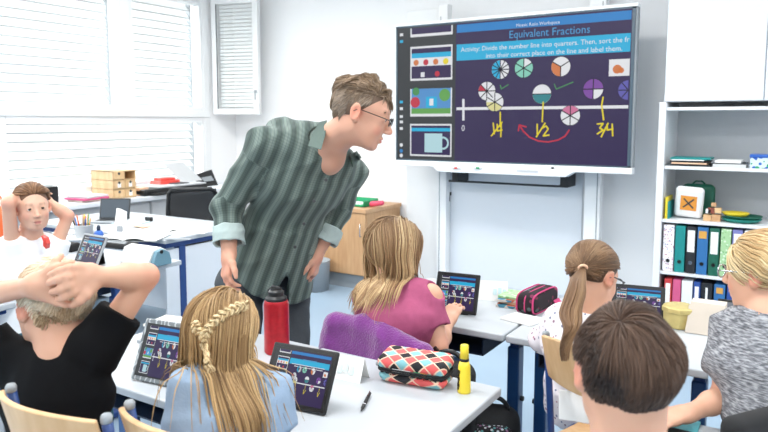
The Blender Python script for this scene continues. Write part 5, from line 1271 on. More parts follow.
def girl_white():
    s = .79; c = P(33, 208, 2.86); f = RT*.58-FWH*.75-Zu*.02; R = frame(f, Zu-RT*.06)
    J = dict(neck=P(30, 237, 2.90), shR=P(13, 252, 2.86), shL=P(54, 250, 2.98), chest=P(31, 272, 2.92), waist=P(28, 315, 2.94), pelvis=P(26, 352, 2.96), hc=c)
    J['elR'] = P(8, 203, 2.76); J['wrR'] = P(21, 196, 2.92); J['elL'] = P(68, 216, 3.00); J['wrL'] = P(47, 201, 2.98)
    J['pelvis'][2] = .56; g = nrm(RT*.8-FWH*.3); seated(J, g, s, kz=.56)
    skin = rgb('dfb098')
    def hd(v):
        hand_prims(v, J['wrR'], nrm(RT*.9+FWH*.2), -FWH, Zu, .82, curl=.25); hand_prims(v, J['wrL'], nrm(-RT), -FWH, Zu, .82, curl=.25)
    root = basics('person', 'girl in a white T-shirt with hands behind her head, facing the camera', J, s, g, skin, c, R, .043, 'teal_leggings', h=.0045, hands=hd, mouth=.003)
    add_vol('shirt', tee(J, s, e=.012, sR=.28, sL=.30, sr=.060, neckr=.058, k=.03, hem=J['pelvis']), 'white_tee', root, h=.006, wr=.007, wf=(16, 36), seed=61)
    eyes(root, c, R, s, '5a4636')
    m = MB(); q = P(43, 243, 2.83)
    m.prism([P(41, 236, 2.80), P(45, 238, 2.80), P(47, 244, 2.80), P(46, 249, 2.81), P(43, 246, 2.81), P(43, 241, 2.80)], FWH*.03, 'red_plastic'); m.build('red_print', root, off=np.array(root.location))
    rg = np.random.RandomState(48); N = 2600; tie = c+R.T@(A(0, -.12, .0)*s)
    keep = lambda d: np.where(d[:, 1] > .3, d[:, 2] > .55, np.where(d[:, 1] > -.2, d[:, 2] > .22, d[:, 2] > -.55))
    roots, d = scalp(rg, c, R, s, N, keep); D_ = np.linalg.norm(roots-tie, axis=1)
    Q = grow(roots, D_*1.15, 12, lambda p, t: (tie-p)+((p-c)@R.T)[:, :1]*R[0]*1.2*(1-t), [skull(c, R, s, 1.06)], rg.uniform(.2, 1, N)*.016, .15); Q = clump(rg, Q, .003, (40, 90), False)
    hair_base('hair_base', root, c, R, s, '6b4d3a', [((0, .050, .03), (0, 1, -.3)), ((0, 0, -.045), (0, .5, -1))], 1.04)
    locks('hair', Q, np.full(N, .002), hcol(rg, N, ['6b4a36', '8a6448', '9f7a5a']), root)
    return root

PEOPLE = dict(teacher=teacher, boy_front=boy_front, boy_hands=boy_hands, girl_braids=girl_braids, girl_pink=girl_pink, girl_ponytail=girl_ponytail, girl_grey=girl_grey, girl_white=girl_white)
for k_ in PEOPLE: PEOPLE[k_]()

# ------------------------------------------------------------------ desks
def desk(x0, x1, y0, y1, label, z=.75, legsides=(0, 1), group='pupils desks', tray=True, front='blue_metal'):
    loc = A((x0+x1)/2, (y0+y1)/2, 0); r = thing('school_desk', label, 'desk', loc, group=group)
    m = MB(); m.box((x0, y0, z-.026), (x1, y1, z), 'desk_top'); m.build('tabletop', r, bevel=.006, off=loc, seg=3)
    m = MB(); ym = y0+.26
    m.box((x0+.09, ym-.14, z-.060), (x1-.09, ym-.12, z-.027), front); m.box((x0+.09, ym+.16, z-.060), (x1-.09, ym+.18, z-.027), front); m.build('rail', r, off=loc, bevel=.003)
    if tray:
        m = MB(); a, b, c_, d = x0+.10, x1-.10, y0+.06, y1-.16
        m.box((a, c_, z-.115), (b, d, z-.109), 'dark_blue_tray'); m.box((a, c_, z-.115), (a+.006, d, z-.055), 'dark_blue_tray'); m.box((b-.006, c_, z-.115), (b, d, z-.055), 'dark_blue_tray'); m.box((a, d-.006, z-.115), (b, d, z-.055), 'dark_blue_tray')
        m.build('book_tray', r, off=loc, bevel=.002)
    for sd in legsides:
        x = x0+.05 if sd == 0 else x1-.05
        m = MB(); m.box((x-.024, ym-.03, .05), (x+.024, ym+.03, z-.12), front); m.box((x-.018, ym-.022, z-.14), (x+.018, ym+.022, z-.03), 'deep_blue'); m.box((x-.020, ym-.16, z-.05), (x+.020, ym+.20, z-.027), front); leg = m.build('leg', r, bevel=.008, off=loc, seg=3)
        m = MB(); m.tube([A(x, y0+.02, .03), A(x, y1-.03, .03)], .025, front, 12); m.build('foot', leg, smooth=True, off=loc)
        m = MB(); m.lathe([(0, 0), (.010, 0), (.010, .012), (0, .012)], (x+(.024 if sd else -.024), ym, .42), 'dark_grey', 10, ax=A(1 if sd else -1, 0, 0)); m.build('knob', leg, off=loc)
    return r
desk(-1.345, -.705, 1.17, 1.745, 'white desk in the front row carrying the pencil case, pen and glue stick')
desk(-1.995, -1.355, 1.17, 1.745, 'white desk in the front row behind the girl with the braid, under the marbled tablet')
desk(-.40, .26, 1.16, 1.79, 'white desk in front of the nearest boy, turquoise booklet on it')
desk(-1.535, -.885, 2.19, 2.84, 'white desk of the girl in the pink top with her tablet')
desk(-.875, -.225, 2.19, 2.84, 'white desk of the girl with the ponytail and flowered dress')
desk(-.215, .435, 2.19, 2.84, 'white desk in front of the blonde girl in grey')
desk(-4.16, -2.87, 1.84, 2.48, 'cluttered white desk of the girl with hands behind her head', front='deep_blue')
desk(-3.42, -2.78, 1.10, 1.66, 'white desk just visible at the left edge behind the blond boy', front='deep_blue')

# teacher's desk with a pale side panel and square blue legs
tx0, tx1, ty0, ty1, tz = -4.80, -3.34, 2.76, 3.50, .775
loc = A((tx0+tx1)/2, (ty0+ty1)/2, 0); r = thing('teacher_desk', 'large white desk with square blue legs and pale side panel near the windows', 'desk', loc)
m = MB(); m.box((tx0, ty0, tz-.028), (tx1, ty1, tz), 'desk_top'); m.build('tabletop', r, bevel=.006, off=loc)
m = MB(); m.box((tx0+.03, ty0+.03, tz-.062), (tx1-.03, ty0+.06, tz-.028), 'deep_blue'); m.box((tx1-.06, ty0+.06, tz-.062), (tx1-.03, ty1-.03, tz-.028), 'deep_blue'); m.box((tx0+.03, ty1-.06, tz-.062), (tx1-.03, ty1-.03, tz-.028), 'deep_blue'); m.build('frame_rail', r, off=loc, bevel=.003)
for x, y in ((tx1-.055, ty0+.16), (tx1-.055, ty1-.06), (tx0+.06, ty0+.16), (tx0+.06, ty1-.06)):
    m = MB(); m.box((x-.026, y-.026, 0), (x+.026, y+.026, tz-.062), 'deep_blue'); m.build('leg', r, bevel=.004, off=loc)
m = MB(); m.box((tx1-.050, ty0+.03, .10), (tx1-.034, ty1-.10, tz-.075), 'cool_panel'); m.build('side_panel', r, bevel=.002, off=loc)
m = MB(); m.box((tx0+.1, ty0+.20, .25), (tx1-.10, ty0+.215, tz-.075), 'cool_panel'); m.build('modesty_panel', r, bevel=.002, off=loc)

# ------------------------------------------------------------------ chairs
def school_chair(label, loc, face, sz=.46, bz=.74, bh=.16, w=.36, d=.36, group='wooden school chairs', tip=0):
    """local +Y is the way the sitter faces."""
    r = thing('school_chair', label, 'chair', loc, face, group)
    m = MB(); m.sheet(lambda u, v: A((u-.5)*w*(1-.08*v), -.5*d+v*d, sz+.012*math.cos((u-.5)*2.6)*0-.010*math.sin(v*math.pi)-.03*max(0, v-.85)*4*(v-.85)), 10, 10, .012, 'ply'); m.build('seat', r, bevel=.003, smooth=False)
    by = -.5*d-.02
    m = MB(); m.sheet(lambda u, v: A((u-.5)*w*1.02, by+.045*(1-(2*u-1)**2)*-1+.03-.04*v, bz-bh/2+v*bh+.012*(1-(2*u-1)**2)*(v-.5)*2), 14, 5, .011, 'ply'); m.build('backrest', r, bevel=.003)
    for q in (-1, 1):
        x = q*(w/2+.004)
        m = MB(); m.tube([A(x, by+.01, bz+bh/2-.005), A(x, by+.03, bz-bh/2), A(x, by+.055, sz-.02), A(x, by+.06, sz-.05)], .0098, 'deep_blue', 10); bp = m.build('back_post', r, smooth=True)
        m = MB(); m.lathe([(0, -.012), (.0102, -.010), (.0106, .0), (.008, .005), (0, .006)], (x, by+.01, bz+bh/2), 'mid_grey', 12); m.build('end_cap', bp, smooth=True)
        m = MB(); m.tube([A(x, by+.055, sz-.03), A(x, -.1, sz-.025), A(x, d/2-.04, sz-.025)], .0125, 'deep_blue', 10); m.build('side_rail', r, smooth=True)
        m = MB(); m.tube([A(x, by+.05, sz-.03), A(x, by-.02, .012)], .0125, 'deep_blue', 10); m.build('leg', r, smooth=True)
        m = MB(); m.tube([A(x, d/2-.05, sz-.03), A(x, d/2+.02, .012)], .0125, 'deep_blue', 10); m.build('leg', r, smooth=True)
    m = MB(); m.tube([A(-w/2, .02, sz-.025), A(w/2, .02, sz-.025)], .010, 'deep_blue', 8); m.build('stretcher', r, smooth=True)
    return r
def yaw(v): return math.atan2(-v[0], v[1])
p = atz(572, 430, 0); gp = nrm(A(.1, 1, 0))
pb = P(603, 374, 1.77)
school_chair('plywood and blue tube chair under the girl with the ponytail', (pb[0]+.02, pb[1]+.20, 0), yaw(A(.10, 1, 0))-.12, sz=.600, bz=pb[2]+.005, bh=.125, w=.30)
pb = P(49, 425, 1.25)
school_chair('plywood chair back with blue tubes behind the boy in black', (pb[0]-.0, pb[1]+.20, 0), .05, bz=pb[2]-.03, bh=.15, w=.27, sz=.44)
pb = P(178, 450, 1.20)
school_chair('plywood chair of the girl with the braid, only its top edge showing', (pb[0]+.0, pb[1]+.20, 0), .0, bz=pb[2]-.02, bh=.14, w=.28, sz=.43)
pb = P(-2, 290, 2.85)
school_chair('plywood chair behind the girl in the white T-shirt', (pb[0]+.12, pb[1]+.10, 0), yaw(nrm(RT*.75-FWH*.05)), bz=.84, bh=.18, w=.32, sz=.45)
pb = aty(380, 335, 1.90)
school_chair('plywood chair covered by the purple fleece jacket', (pb[0]+.0, pb[1]+.19, 0), yaw(A(.12, 1, 0)), bz=.73, bh=.13, w=.25, sz=.46)
# black chair of the girl in grey
pb = P(772, 425, 1.42); r = thing('office_chair', 'black padded chair back at the bottom right corner', 'chair', tuple(A(pb[0]+.02, pb[1], 0)+nrm(FWH*.8-RT*.35)*.2), yaw(FWH*.8-RT*.35))
v = Vol().box(A(0, -.20, pb[2]-.12), A(.17, .025, .17), .024, k=0); V, Fq = v.mesh(.006); link('backrest', raw_mesh('backrest', V, Fq, ['black_soft']), r)
v = Vol().box(A(0, .0, .47), A(.20, .20, .03), .028, k=0); V, Fq = v.mesh(.008); link('seat', raw_mesh('seat', V, Fq, ['black_soft']), r)
m = MB(); m.tube([A(0, -.22, pb[2]-.2), A(0, -.23, .50), A(0, -.1, .42)], .018, 'black_plastic'); m.build('back_stem', r, smooth=True)
m = MB(); m.tube([A(0, 0, .44), A(0, 0, .08)], .025, 'dark_grey'); m.build('column', r, smooth=True)
for i in range(5):
    a = i*2*math.pi/5; m = MB(); m.tube([A(0, 0, .10), A(math.cos(a)*.26, math.sin(a)*.26, .065)], [.02, .014], 'black_plastic'); lg = m.build('leg', r, smooth=True)
    m = MB(); m.lathe([(0, -.015), (.026, -.015), (.03, 0), (.026, .015), (0, .015)], (math.cos(a)*.27, math.sin(a)*.27, .030), 'black_plastic', 14, ax=A(-math.sin(a), math.cos(a), 0)); m.build('castor', lg, smooth=True)
# mesh-backed swivel chair behind the teacher's desk
pb = aty(200, 207, 3.86); r = thing('swivel_chair', 'black mesh-backed swivel chair behind the teacher desk', 'chair', (pb[0]-.05, pb[1]+.0, 0), yaw(-FWH*.6+RT*.1)); bc = pb[2]
def bk(u, v): return A((u-.5)*(.42-.05*v), .24-.05*math.sin(v*3)+.05*(1-(2*u-1)**2), bc-.28+v*.45)
m = MB(); m.sheet(bk, 12, 10, .006, 'mesh_fabric'); m.build('back_mesh', r)
m = MB(); m.tube([bk(0, 0), bk(0, .35), bk(0, .7), bk(.02, .93), bk(.10, 1), bk(.5, 1.0), bk(.90, 1), bk(.98, .93), bk(1, .7), bk(1, .35), bk(1, 0), bk(.5, 0), bk(0, 0)], .016, 'black_plastic', 8); m.build('back_frame', r, smooth=True)
v = Vol().box(A(0, .0, .50), A(.23, .23, .035), .03, k=0); V, Fq = v.mesh(.009); link('seat', raw_mesh('seat', V, Fq, ['black_soft']), r)
m = MB(); m.tube([A(0, .26, bc-.2), A(0, .28, .6), A(0, .1, .45)], .02, 'black_plastic'); m.build('back_stem', r, smooth=True)
m = MB(); m.tube([A(0, 0, .47), A(0, 0, .08)], .028, 'dark_grey'); m.build('column', r, smooth=True)
for i in range(5):
    a = i*2*math.pi/5+.3; m = MB(); m.tube([A(0, 0, .10), A(math.cos(a)*.28, math.sin(a)*.28, .065)], [.02, .014], 'black_plastic'); lg = m.build('leg', r, smooth=True)
    m = MB(); m.lathe([(0, -.015), (.026, -.015), (.03, 0), (.026, .015), (0, .015)], (math.cos(a)*.29, math.sin(a)*.29, .030), 'black_plastic', 14, ax=A(-math.sin(a), math.cos(a), 0)); m.build('castor', lg, smooth=True)

# purple fleece jacket over the pink girl's chair
def jacket():  # hangs in folds
    a, b = aty(331, 322, 1.85), aty(424, 350, 1.83); ax = nrm(A(b[0]-a[0], b[1]-a[1], 0)); up_ = Zu; nn = np.cross(ax, up_)
    a = A(a[0], a[1], 0); L = float((b-a)@ax); c0 = a+ax*L*.47; 
    v = Vol(); zt = .845
    v.cap(a+ax*.03+nn*.0+Zu*(zt-.035), a+ax*.14+Zu*(zt-.020), .030, k=.03); v.cap(a+ax*.14+Zu*(zt-.020), b*A(1, 1, 0)-ax*.02+Zu*(zt-.075), .030, k=.03)
    for i in range(11):
        u = i/10; t_ = a+ax*(L*u*.96+.01); h0 = zt-.035-.055*max(0, u-.25)-.01*(u < .1)
        v.cap(t_+Zu*h0-nn*(-.0), t_+Zu*.50+nn*(.030-.02*(i % 2))-ax*.015*(1 if i == 0 else 0), .034, .046, k=.03)
    v.cap(b*A(1, 1, 0)+Zu*(zt-.075)-ax*.0, b*A(1, 1, 0)+Zu*(.55)+ax*.045+nn*.02, .030, .034, k=.02)
    v.cap(a+Zu*(zt-.06)+ax*.01, a+Zu*.58-ax*.050, .026, .036, k=.02)
    V, Fq = v.mesh(.006, wr=.022, wf=(12, 28), seed=77, dirv=Zu); c_ = A(c0[0], c0[1], .50)
    o = link('fleece_jacket', raw_mesh('fleece_jacket', V-c_, Fq, ['fleece_purple']), None, tuple(c_)); tag(o, 'purple fleece jacket hung over the back of the pink girl\'s chair', 'jacket')
jacket()

# ------------------------------------------------------------------ tablets
def tablet(label, a, b, z, w, h, lean, case='black_plastic', border=.014, depth=.10, stand='black_soft', on=True):
    """a, b: floor-plan direction of the lower edge; leans back from the viewer."""
    a = np.asarray(a, float); ax = nrm(A(b[0]-a[0], b[1]-a[1], 0)); nb = np.cross(Zu, ax)   # nb points away from the reader
    o = A((a[0]+b[0])/2, (a[1]+b[1])/2, z); r = thing('tablet', label, 'tablet', o, group='tablets showing the lesson'); of = o
    up_ = nrm(Zu*math.cos(lean)+nb*math.sin(lean)); nn = np.cross(ax, up_)   # nn towards the reader
    if nn@nb > 0: nn = -nn
    lo = o+up_*.006
    m = MB(); m.obox(lo+up_*h/2-nn*.006, ax*w/2, up_*h/2, nn*.006, case); m.build('case', r, bevel=.005, off=of, seg=3)
    m = MB(); sw, sh_ = w-2*border, h-2*border; m.obox(lo+up_*h/2+nn*.0006, ax*(sw/2+.004), up_*(sh_/2+.004), nn*.0006, 'black_plastic'); m.build('bezel', r, off=of, bevel=.0005)
    m = MB()
    if on: content(m, lambda u, v, l: lo+up_*(border+sh_*(1-v))+ax*(sw*(u-.5))+nn*(.0016+l*.00012), fine=False)
    m.build('display', r, off=of)
    m = MB(); top = lo+up_*h*.72-nn*.012; ft = o+nb*(h*.72*math.sin(lean)+depth)+Zu*.002
    m.prism([top-ax*w*.32, top+ax*w*.32, ft+ax*w*.30, ft-ax*w*.30], Zu*.004+nb*.003, stand); m.prism([o+nb*.012-ax*w*.3, o+nb*.012+ax*w*.3, ft+ax*w*.3, ft-ax*w*.3], Zu*.003, stand); m.build('stand_flap', r, off=of)
    return r
tablet('black-rimmed tablet standing beside the girl in the light blue T-shirt', atz(260, 404, .75), atz(319, 419, .75)+A(.0, .010, 0), .75, .205, .162, .50, depth=.03)
tablet('tablet in a grey marbled case standing beside the boy in black', atz(131, 381, .75)+A(0, .0, 0), atz(178, 391, .75), .75, .19, .178, .42, case='marble_case', border=.017, depth=.03)
tablet('black-rimmed tablet of the girl in the pink top', atz(434, 312, .75), atz(474, 317, .75), .75, .178, .158, .34, depth=.03)
tablet('tablet standing on the cluttered desk beside the girl in white', atz(72, 263, .75), atz(96, 268, .75), .75, .21, .165, .45, case='mid_grey', depth=.03)
tablet('tablet on the ponytail girl\'s desk, half hidden by the nearest boy\'s head', atz(617, 318, .75), atz(655, 322, .75)-A(0, .0, 0), .75, .20, .13, .45, depth=.03)
r = thing('phone', 'small black-framed device beside the kraft box on the far right desk', 'device', atz(733, 330, .75)); of = np.array(r.location)
d_ = atz(733, 330, .75); m = MB(); m.obox(d_+A(0, 0, .055), A(.055, 0, 0), A(0, .004, 0), A(0, .012, .052), 'black_plastic'); m.build('case', r, bevel=.003, off=of)
m = MB(); m.obox(d_+A(0, -.0055, .055), A(.048, 0, 0), A(0, .0006, 0), A(0, .010, .044), 's_grey'); m.build('display', r, off=of)

# ------------------------------------------------------------------ things on the front-row desks
bp = (atz(264, 357, .75)+atz(288, 357, .75))/2; bp = atz(277, 352, .75); sc_ = .040
k_ = float((P(289, 320, (bp-CAM)@FW)-P(264, 320, (bp-CAM)@FW))@RT)/2
hb = CAMH+0; zt = P(277, 285, (bp-CAM)@FW)[2]
r = thing('drinking_bottle', 'tall red metal drinking bottle with a black lid in front of the teacher', 'bottle', (bp[0], bp[1], .75)); of = A(bp[0], bp[1], .75); hh = zt-.75; R0 = k_
m = MB(); m.lathe([(0, 0), (R0*.92, 0), (R0, .006), (R0, hh*.74), (R0*.90, hh*.80), (0, hh*.80)], of, 'bottle_red', 36); m.build('body', r, smooth=True, off=of, bevel=.001)
m = MB(); m.lathe([(0, hh*.78), (R0*.86, hh*.78), (R0*.86, hh*.84), (R0*.62, hh*.87), (R0*.62, hh*.93), (R0*.45, hh*.96), (R0*.45, hh*.985), (0, hh)], of, 'black_plastic', 30); m.build('lid', r, smooth=True, off=of, bevel=.001)
m = MB(); m.tube([of+A(-R0*.6, 0, hh*.86), of+A(-R0*.75, -.0, hh*.93), of+A(-R0*.3, 0, hh*1.0), of+A(R0*.45, 0, hh*.985)], .005, 'black_plastic', 8); m.build('carry_loop', r, smooth=True, off=of)
# folded name card
def card(label, a, b, z, h, d=.055):
    a = A(a[0], a[1], z); b = A(b[0], b[1], z); ax = nrm(b-a); nb = np.cross(Zu, ax); c = (a+b)/2; L = np.linalg.norm(b-a)/2
    r = thing('name_card', label, 'card', c); t = c+nb*d/2+Zu*h
    m = MB(); m.prism([a, b, b+nb*d/2+Zu*h, a+nb*d/2+Zu*h], nb*.001, 'paper'); m.build('front_flap', r, off=c)
    m = MB(); m.prism([a+nb*d, b+nb*d, b+nb*d/2+Zu*h, a+nb*d/2+Zu*h], nb*.001, 'paper'); m.build('rear_flap', r, off=c)
    m = MB(); q = a+(b-a)*.62+nb*(d*.22-.0015)+Zu*h*.45
    for j in range(3): m.obox(q+ax*.02*j*1.0+Zu*(.006 if j == 1 else 0), ax*.007, nb*.0003, Zu*.011+nb*.0055, 'ice_ink')
    m.build('writing', r, off=c)
    return r
card('white folded name card between the tablet and the checked pencil case', atz(304, 372, .75), atz(356, 386, .75)+A(0, .02, 0), .75, .066)
card('white folded name card behind the pink girl\'s tablet', atz(468, 303, .75)+A(0, .06, 0), atz(500, 306, .75)+A(0, .08, 0), .75, .080)
# pen
a, b = atz(361, 411, .756), atz(370, 393, .758); d = nrm(b-a); m_ = MB(); m_.tube([a, a+d*.012, a+d*.018, b-d*.02, b], [.0012, .003, .0050, .0050, .0042], 'black_plastic', 10)
r = thing('ballpoint_pen', 'black ballpoint pen lying on the white desk left of the pencil case', 'pen', (a+b)/2-A(0, 0, .005)); of = np.array(r.location); m_.build('barrel', r, smooth=True, off=of)
m = MB(); m.tube([a+d*.035, a+d*.041], .0055, 'chrome', 10); m.build('ring', r, off=of, smooth=True); m = MB(); m.tube([b-d*.035+Zu*.007, b-d*.002+Zu*.007], .0012, 'chrome', 6); m.build('clip', r, off=of)

# checked pencil case: open zip, felt pens inside
def soft_case(name, label, c, ax, hx, mtl, per=1, gap=True, seed=1, contents=True):
    ax = nrm(ax); nb = np.cross(Zu, ax); R = np.array([ax, nb, Zu]); r = thing(name, label, 'pencil case', c); of = np.array(c)
    def stf(V): l = (V-c)@R.T; a = np.arctan2(l[:, 1]/hx[1], l[:, 0]/hx[0]); top = l[:, 2] > 2*hx[2]*.93; return np.c_[np.where(top, l[:, 0], a*(hx[0]*.55+.02)), np.where(top, l[:, 1], l[:, 2]), 0*a]
    z1 = hx[2]*1.18
    v = Vol().box(c+Zu*z1/2, A(hx[0], hx[1], z1/2), .028, R, k=0); v.plane(c+Zu*z1*.93, Zu); v.box(c+Zu*(z1*.6), A(hx[0]-.006, hx[1]-.006, z1/2), .024, R, k=0, op='s')
    V, Fq = v.mesh(.0028); V[:, 2] = np.maximum(V[:, 2], c[2]+.001); link('lower_shell', raw_mesh('lower_shell', V-of, Fq, [mtl], st=stf(V)), r)
    tl = frame(nb, Zu-nb*(-.13)); lc = c+Zu*(z1+.022)
    v = Vol().box(lc, A(hx[0], hx[1], .021), .020, np.array([ax, nrm(nb+Zu*.10), nrm(Zu-nb*.10)]), k=0); V, Fq = v.mesh(.0028)
    def st2(V): l = (V-lc)@R.T; return np.c_[l[:, 0], l[:, 1]+l[:, 2], 0*l[:, 0]]
    link('lid', raw_mesh('lid', V-of, Fq, [mtl], st=st2(V)), r)
    m = MB()
    for dz, e in ((z1*.93, 0), (z1+.004, 0)):
        ring = []
        for k in range(48):
            q = 2*math.pi*k/48; cx_, cy_ = math.copysign(abs(math.cos(q))**.42, math.cos(q)), math.copysign(abs(math.sin(q))**.42, math.sin(q)); ring.append(c+ax*cx_*hx[0]+nb*cy_*hx[1]+Zu*dz)
        m2 = MB(); m2.tube(ring+[ring[0]], .0032, 'black_soft', 6, cap=False); m2.build('zip_edge', r, smooth=True, off=of)
    q = c-ax*(hx[0]+.004)+Zu*(z1*.97); m.tube([q, q-ax*.016-Zu*.004], .006, 'mid_grey', 8); m.build('zip_pull', r, smooth=True, off=of)
    v = Vol().box(c+Zu*(z1*.80), A(hx[0]-.008, hx[1]-.008, .012), .010, R, k=0); V, Fq = v.mesh(.005); link('lining', raw_mesh('lining', V-of, Fq, ['black_soft']), r)
    return R
c_ = (atz(375, 383, .75)+atz(448, 392, .75))/2+A(-.01, .045, 0); c_[2] = .75; ax_ = nrm(atz(440, 395, .75)-atz(377, 384, .75)); ax_[2] = 0
Rr = soft_case('pencil_case', 'coral, black and turquoise argyle pencil case lying open on the front desk', c_, ax_, A(.105, .052, .034), 'argyle')
for i, (u, mt, ln, lb) in enumerate(((-.025, 'frame_white', .055, 'white felt pen in the mouth of the argyle pencil case'), (.022, 'green_plastic', .022, 'green felt pen cap in the argyle pencil case'), (.042, 'tan_file', .016, 'orange-brown pen in the argyle pencil case'), (.060, 'teal_plastic', .012, 'teal pen end at the right of the argyle pencil case'))):
    p0 = c_+Rr[0]*u-Rr[1]*.046+Zu*.0425; m = MB(); m.tube([p0-Rr[0]*ln/2, p0+Rr[0]*ln/2], .0065, mt, 10); m.tube([p0+Rr[0]*ln/2, p0+Rr[0]*(ln/2+.006)], .0045, mt, 10); o = loose('felt_pen', lb, 'pen', m, p0, smooth=True, group='pens in the argyle case')
# yellow glue stick with black band
g0 = atz(464, 392, .75); tt = float((g0-CAM)@FW); ztop = P(464, 343, tt)[2]; kk = tt/F; hh = ztop-.75
r = thing('highlighter_stick', 'yellow plastic stick with a black band standing at the right end of the desk', 'marker', (g0[0], g0[1], .75)); of = A(g0[0], g0[1], .75)
m = MB(); m.lathe([(0, 0), (6.6*kk, 0), (6.8*kk, .006), (6.0*kk, hh*.55), (4.6*kk, hh*.66), (0, hh*.66)], of, 'yellow_plastic', 24); m.build('barrel', r, smooth=True, off=of)
m = MB(); m.lathe([(0, hh*.66), (4.7*kk, hh*.66), (4.7*kk, hh*.72), (0, hh*.72)], of, 'black_plastic', 24); m.build('band', r, smooth=True, off=of)
m = MB(); m.lathe([(0, hh*.72), (4.6*kk, hh*.72), (3.9*kk, hh*.99), (3.2*kk, hh), (0, hh)], of, 'yellow_plastic', 24); m.build('cap', r, smooth=True, off=of)
m = MB()
for j in range(6):
    z_ = hh*(.10+.07*j); rr_ = (6.75-.9*z_/hh/.55)*kk; a = -2.2
    m.obox(of+A(math.cos(a)*rr_, math.sin(a)*rr_, z_), A(-math.sin(a), math.cos(a), 0)*(.006 if j % 2 else .004), A(math.cos(a), math.sin(a), 0)*.0006, Zu*.0045, 'black_plastic')
m.build('print', r, off=of)
# papers and open books near the left tablet
pp = atz(178, 326, .75); m = MB(); m.box((pp[0]-.12, pp[1]-.05, .751), (pp[0]+.12, pp[1]+.08, .759), 'book_page', rz=.2); loose('exercise_book', 'cream exercise book behind the marbled tablet', 'book', m, A(pp[0], pp[1], .751))
m = MB(); m.box((pp[0]-.02, pp[1]-.07, .7605), (pp[0]+.17, pp[1]+.05, .768), 'paper_grey', rz=-.15); loose('paper_pad', 'grey paper pad lying on the cream exercise book', 'paper', m, A(pp[0]+.07, pp[1], .7605))
r = thing('ring_notebook', 'spiral notebook lying beside the head of the girl with the braid', 'notebook', (pp[0]+.10, pp[1]-.13, .751)); of = np.array(r.location)
m = MB(); m.box((pp[0]+.03, pp[1]-.20, .751), (pp[0]+.20, pp[1]-.085, .761), 'mid_grey', rz=.1); m.build('cover', r, off=of)
m = MB()
for j in range(12): q = A(pp[0]+.035+j*.0145, pp[1]-.088+j*.0014, .758); m.tube([q+A(0, -.006, .0), q+A(0, -.003, .008), q+A(0, .003, .008), q+A(0, .006, 0)], .0012, 'dark_grey', 5)
m.build('spiral', r, off=of)
# turquoise booklet and papers on the nearest boy's desk
tq = atz(684, 425, .75); m = MB(); m.box((tq[0]-.03, tq[1]-.06, .751), (tq[0]+.035, tq[1]+.025, .757), 'turq'); loose('booklet', 'turquoise and white booklet beside the nearest boy\'s head', 'booklet', m, A(tq[0], tq[1], .751))
m = MB(); m.box((tq[0]-.09, tq[1]-.16, .751), (tq[0]+.08, tq[1]-.065, .765), 'black_plastic'); loose('dark_folder', 'black folder on the nearest boy\'s desk at the bottom edge', 'folder', m, A(tq[0], tq[1]-.11, .751))
# white sheet leaning on the ponytail girl's seat
q0, q1 = P(559, 419, 1.83), P(600, 425, 1.83); m = MB(); m.prism([q0, q1, P(600, 394, 1.84), P(559, 390, 1.84)], FWH*.002, 'paper'); loose('paper_sheet', 'blank white sheet standing at the seat of the ponytail girl', 'paper', m, (q0+q1)/2)

# ------------------------------------------------------------------ things on the second row of desks
cc = atz(537, 309, .75); axp = nrm(atz(549, 298, .75)-atz(524, 310, .75)); r = thing('pencil_case', 'black pencil case with pink zips on the ponytail girl\'s desk', 'pencil case', cc); of = np.array(cc); nbp = np.cross(Zu, axp)
Rp = np.array([axp, nbp, Zu]); v = Vol().box(cc+Zu*.042, A(.115, .048, .042), .034, Rp, k=0); V, Fq = v.mesh(.004); V[:, 2] = np.maximum(V[:, 2], .751); link('body', raw_mesh('body', V-of, Fq, ['dark_print']), r)
for off_ in (-.034, .0, .034):
    m = MB(); m.tube([cc+axp*.113*math.copysign(abs(math.cos(a))**.5, math.cos(a))+nbp*off_+Zu*(.042+.041*math.copysign(abs(math.sin(a))**.5, math.sin(a))) for a in np.linspace(0, 2*math.pi, 36)], .0035, 'pink_zip', 6, cap=False); m.build('zip', r, smooth=True, off=of)
m = MB(); e_ = cc+axp*.04-nbp*.052+Zu*.03; m.prism([e_, e_+axp*.05, e_+axp*.05-nbp*.02-Zu*.02, e_-nbp*.02-Zu*.02], Zu*.006, 'pink_zip'); m.build('pull_tab', r, off=of)
mg = atz(513, 305, .75)
for i, (dx_, dy_, rz, mt, lb) in enumerate(((0, 0, .1, 'magazine', 'colourful magazine at the bottom of the pile by the pink-zipped case'), (.02, .02, -.15, 'peach', 'peach-coloured booklet in the pile by the pink-zipped case'), (-.01, .015, .3, 'magazine', 'patterned booklet near the top of the pile'), (.0, .03, .0, 'green_pattern', 'pale green leaflet on top of the pile'))):
    z_ = .751+i*.010; m = MB(); m.box((mg[0]-.055+dx_, mg[1]-.06+dy_, z_), (mg[0]+.055+dx_, mg[1]+.06+dy_, z_+.009), mt, rz=rz); loose('booklet', lb, 'booklet', m, A(mg[0]+dx_, mg[1]+dy_, z_), group='pile of booklets')
q = atz(488, 292, .75); m = MB(); m.tube([A(q[0]-.06, q[1], .757), A(q[0]+.05, q[1]-.02, .757)], .005, 'dark_grey', 8); loose('pencil', 'dark pencil lying left of the booklet pile', 'pencil', m, A(q[0], q[1], .752), smooth=True)
q = atz(524, 321, .75); m = MB(); m.box((q[0]-.075, q[1]-.045, .751), (q[0]+.06, q[1]+.06, .757), 'paper', rz=-.25); m.box((q[0]-.070, q[1]-.040, .757), (q[0]+.055, q[1]+.055, .760), 'paper', rz=-.22); loose('exercise_book', 'open white exercise book by the left elbow of the ponytail girl', 'book', m, A(q[0], q[1], .751))
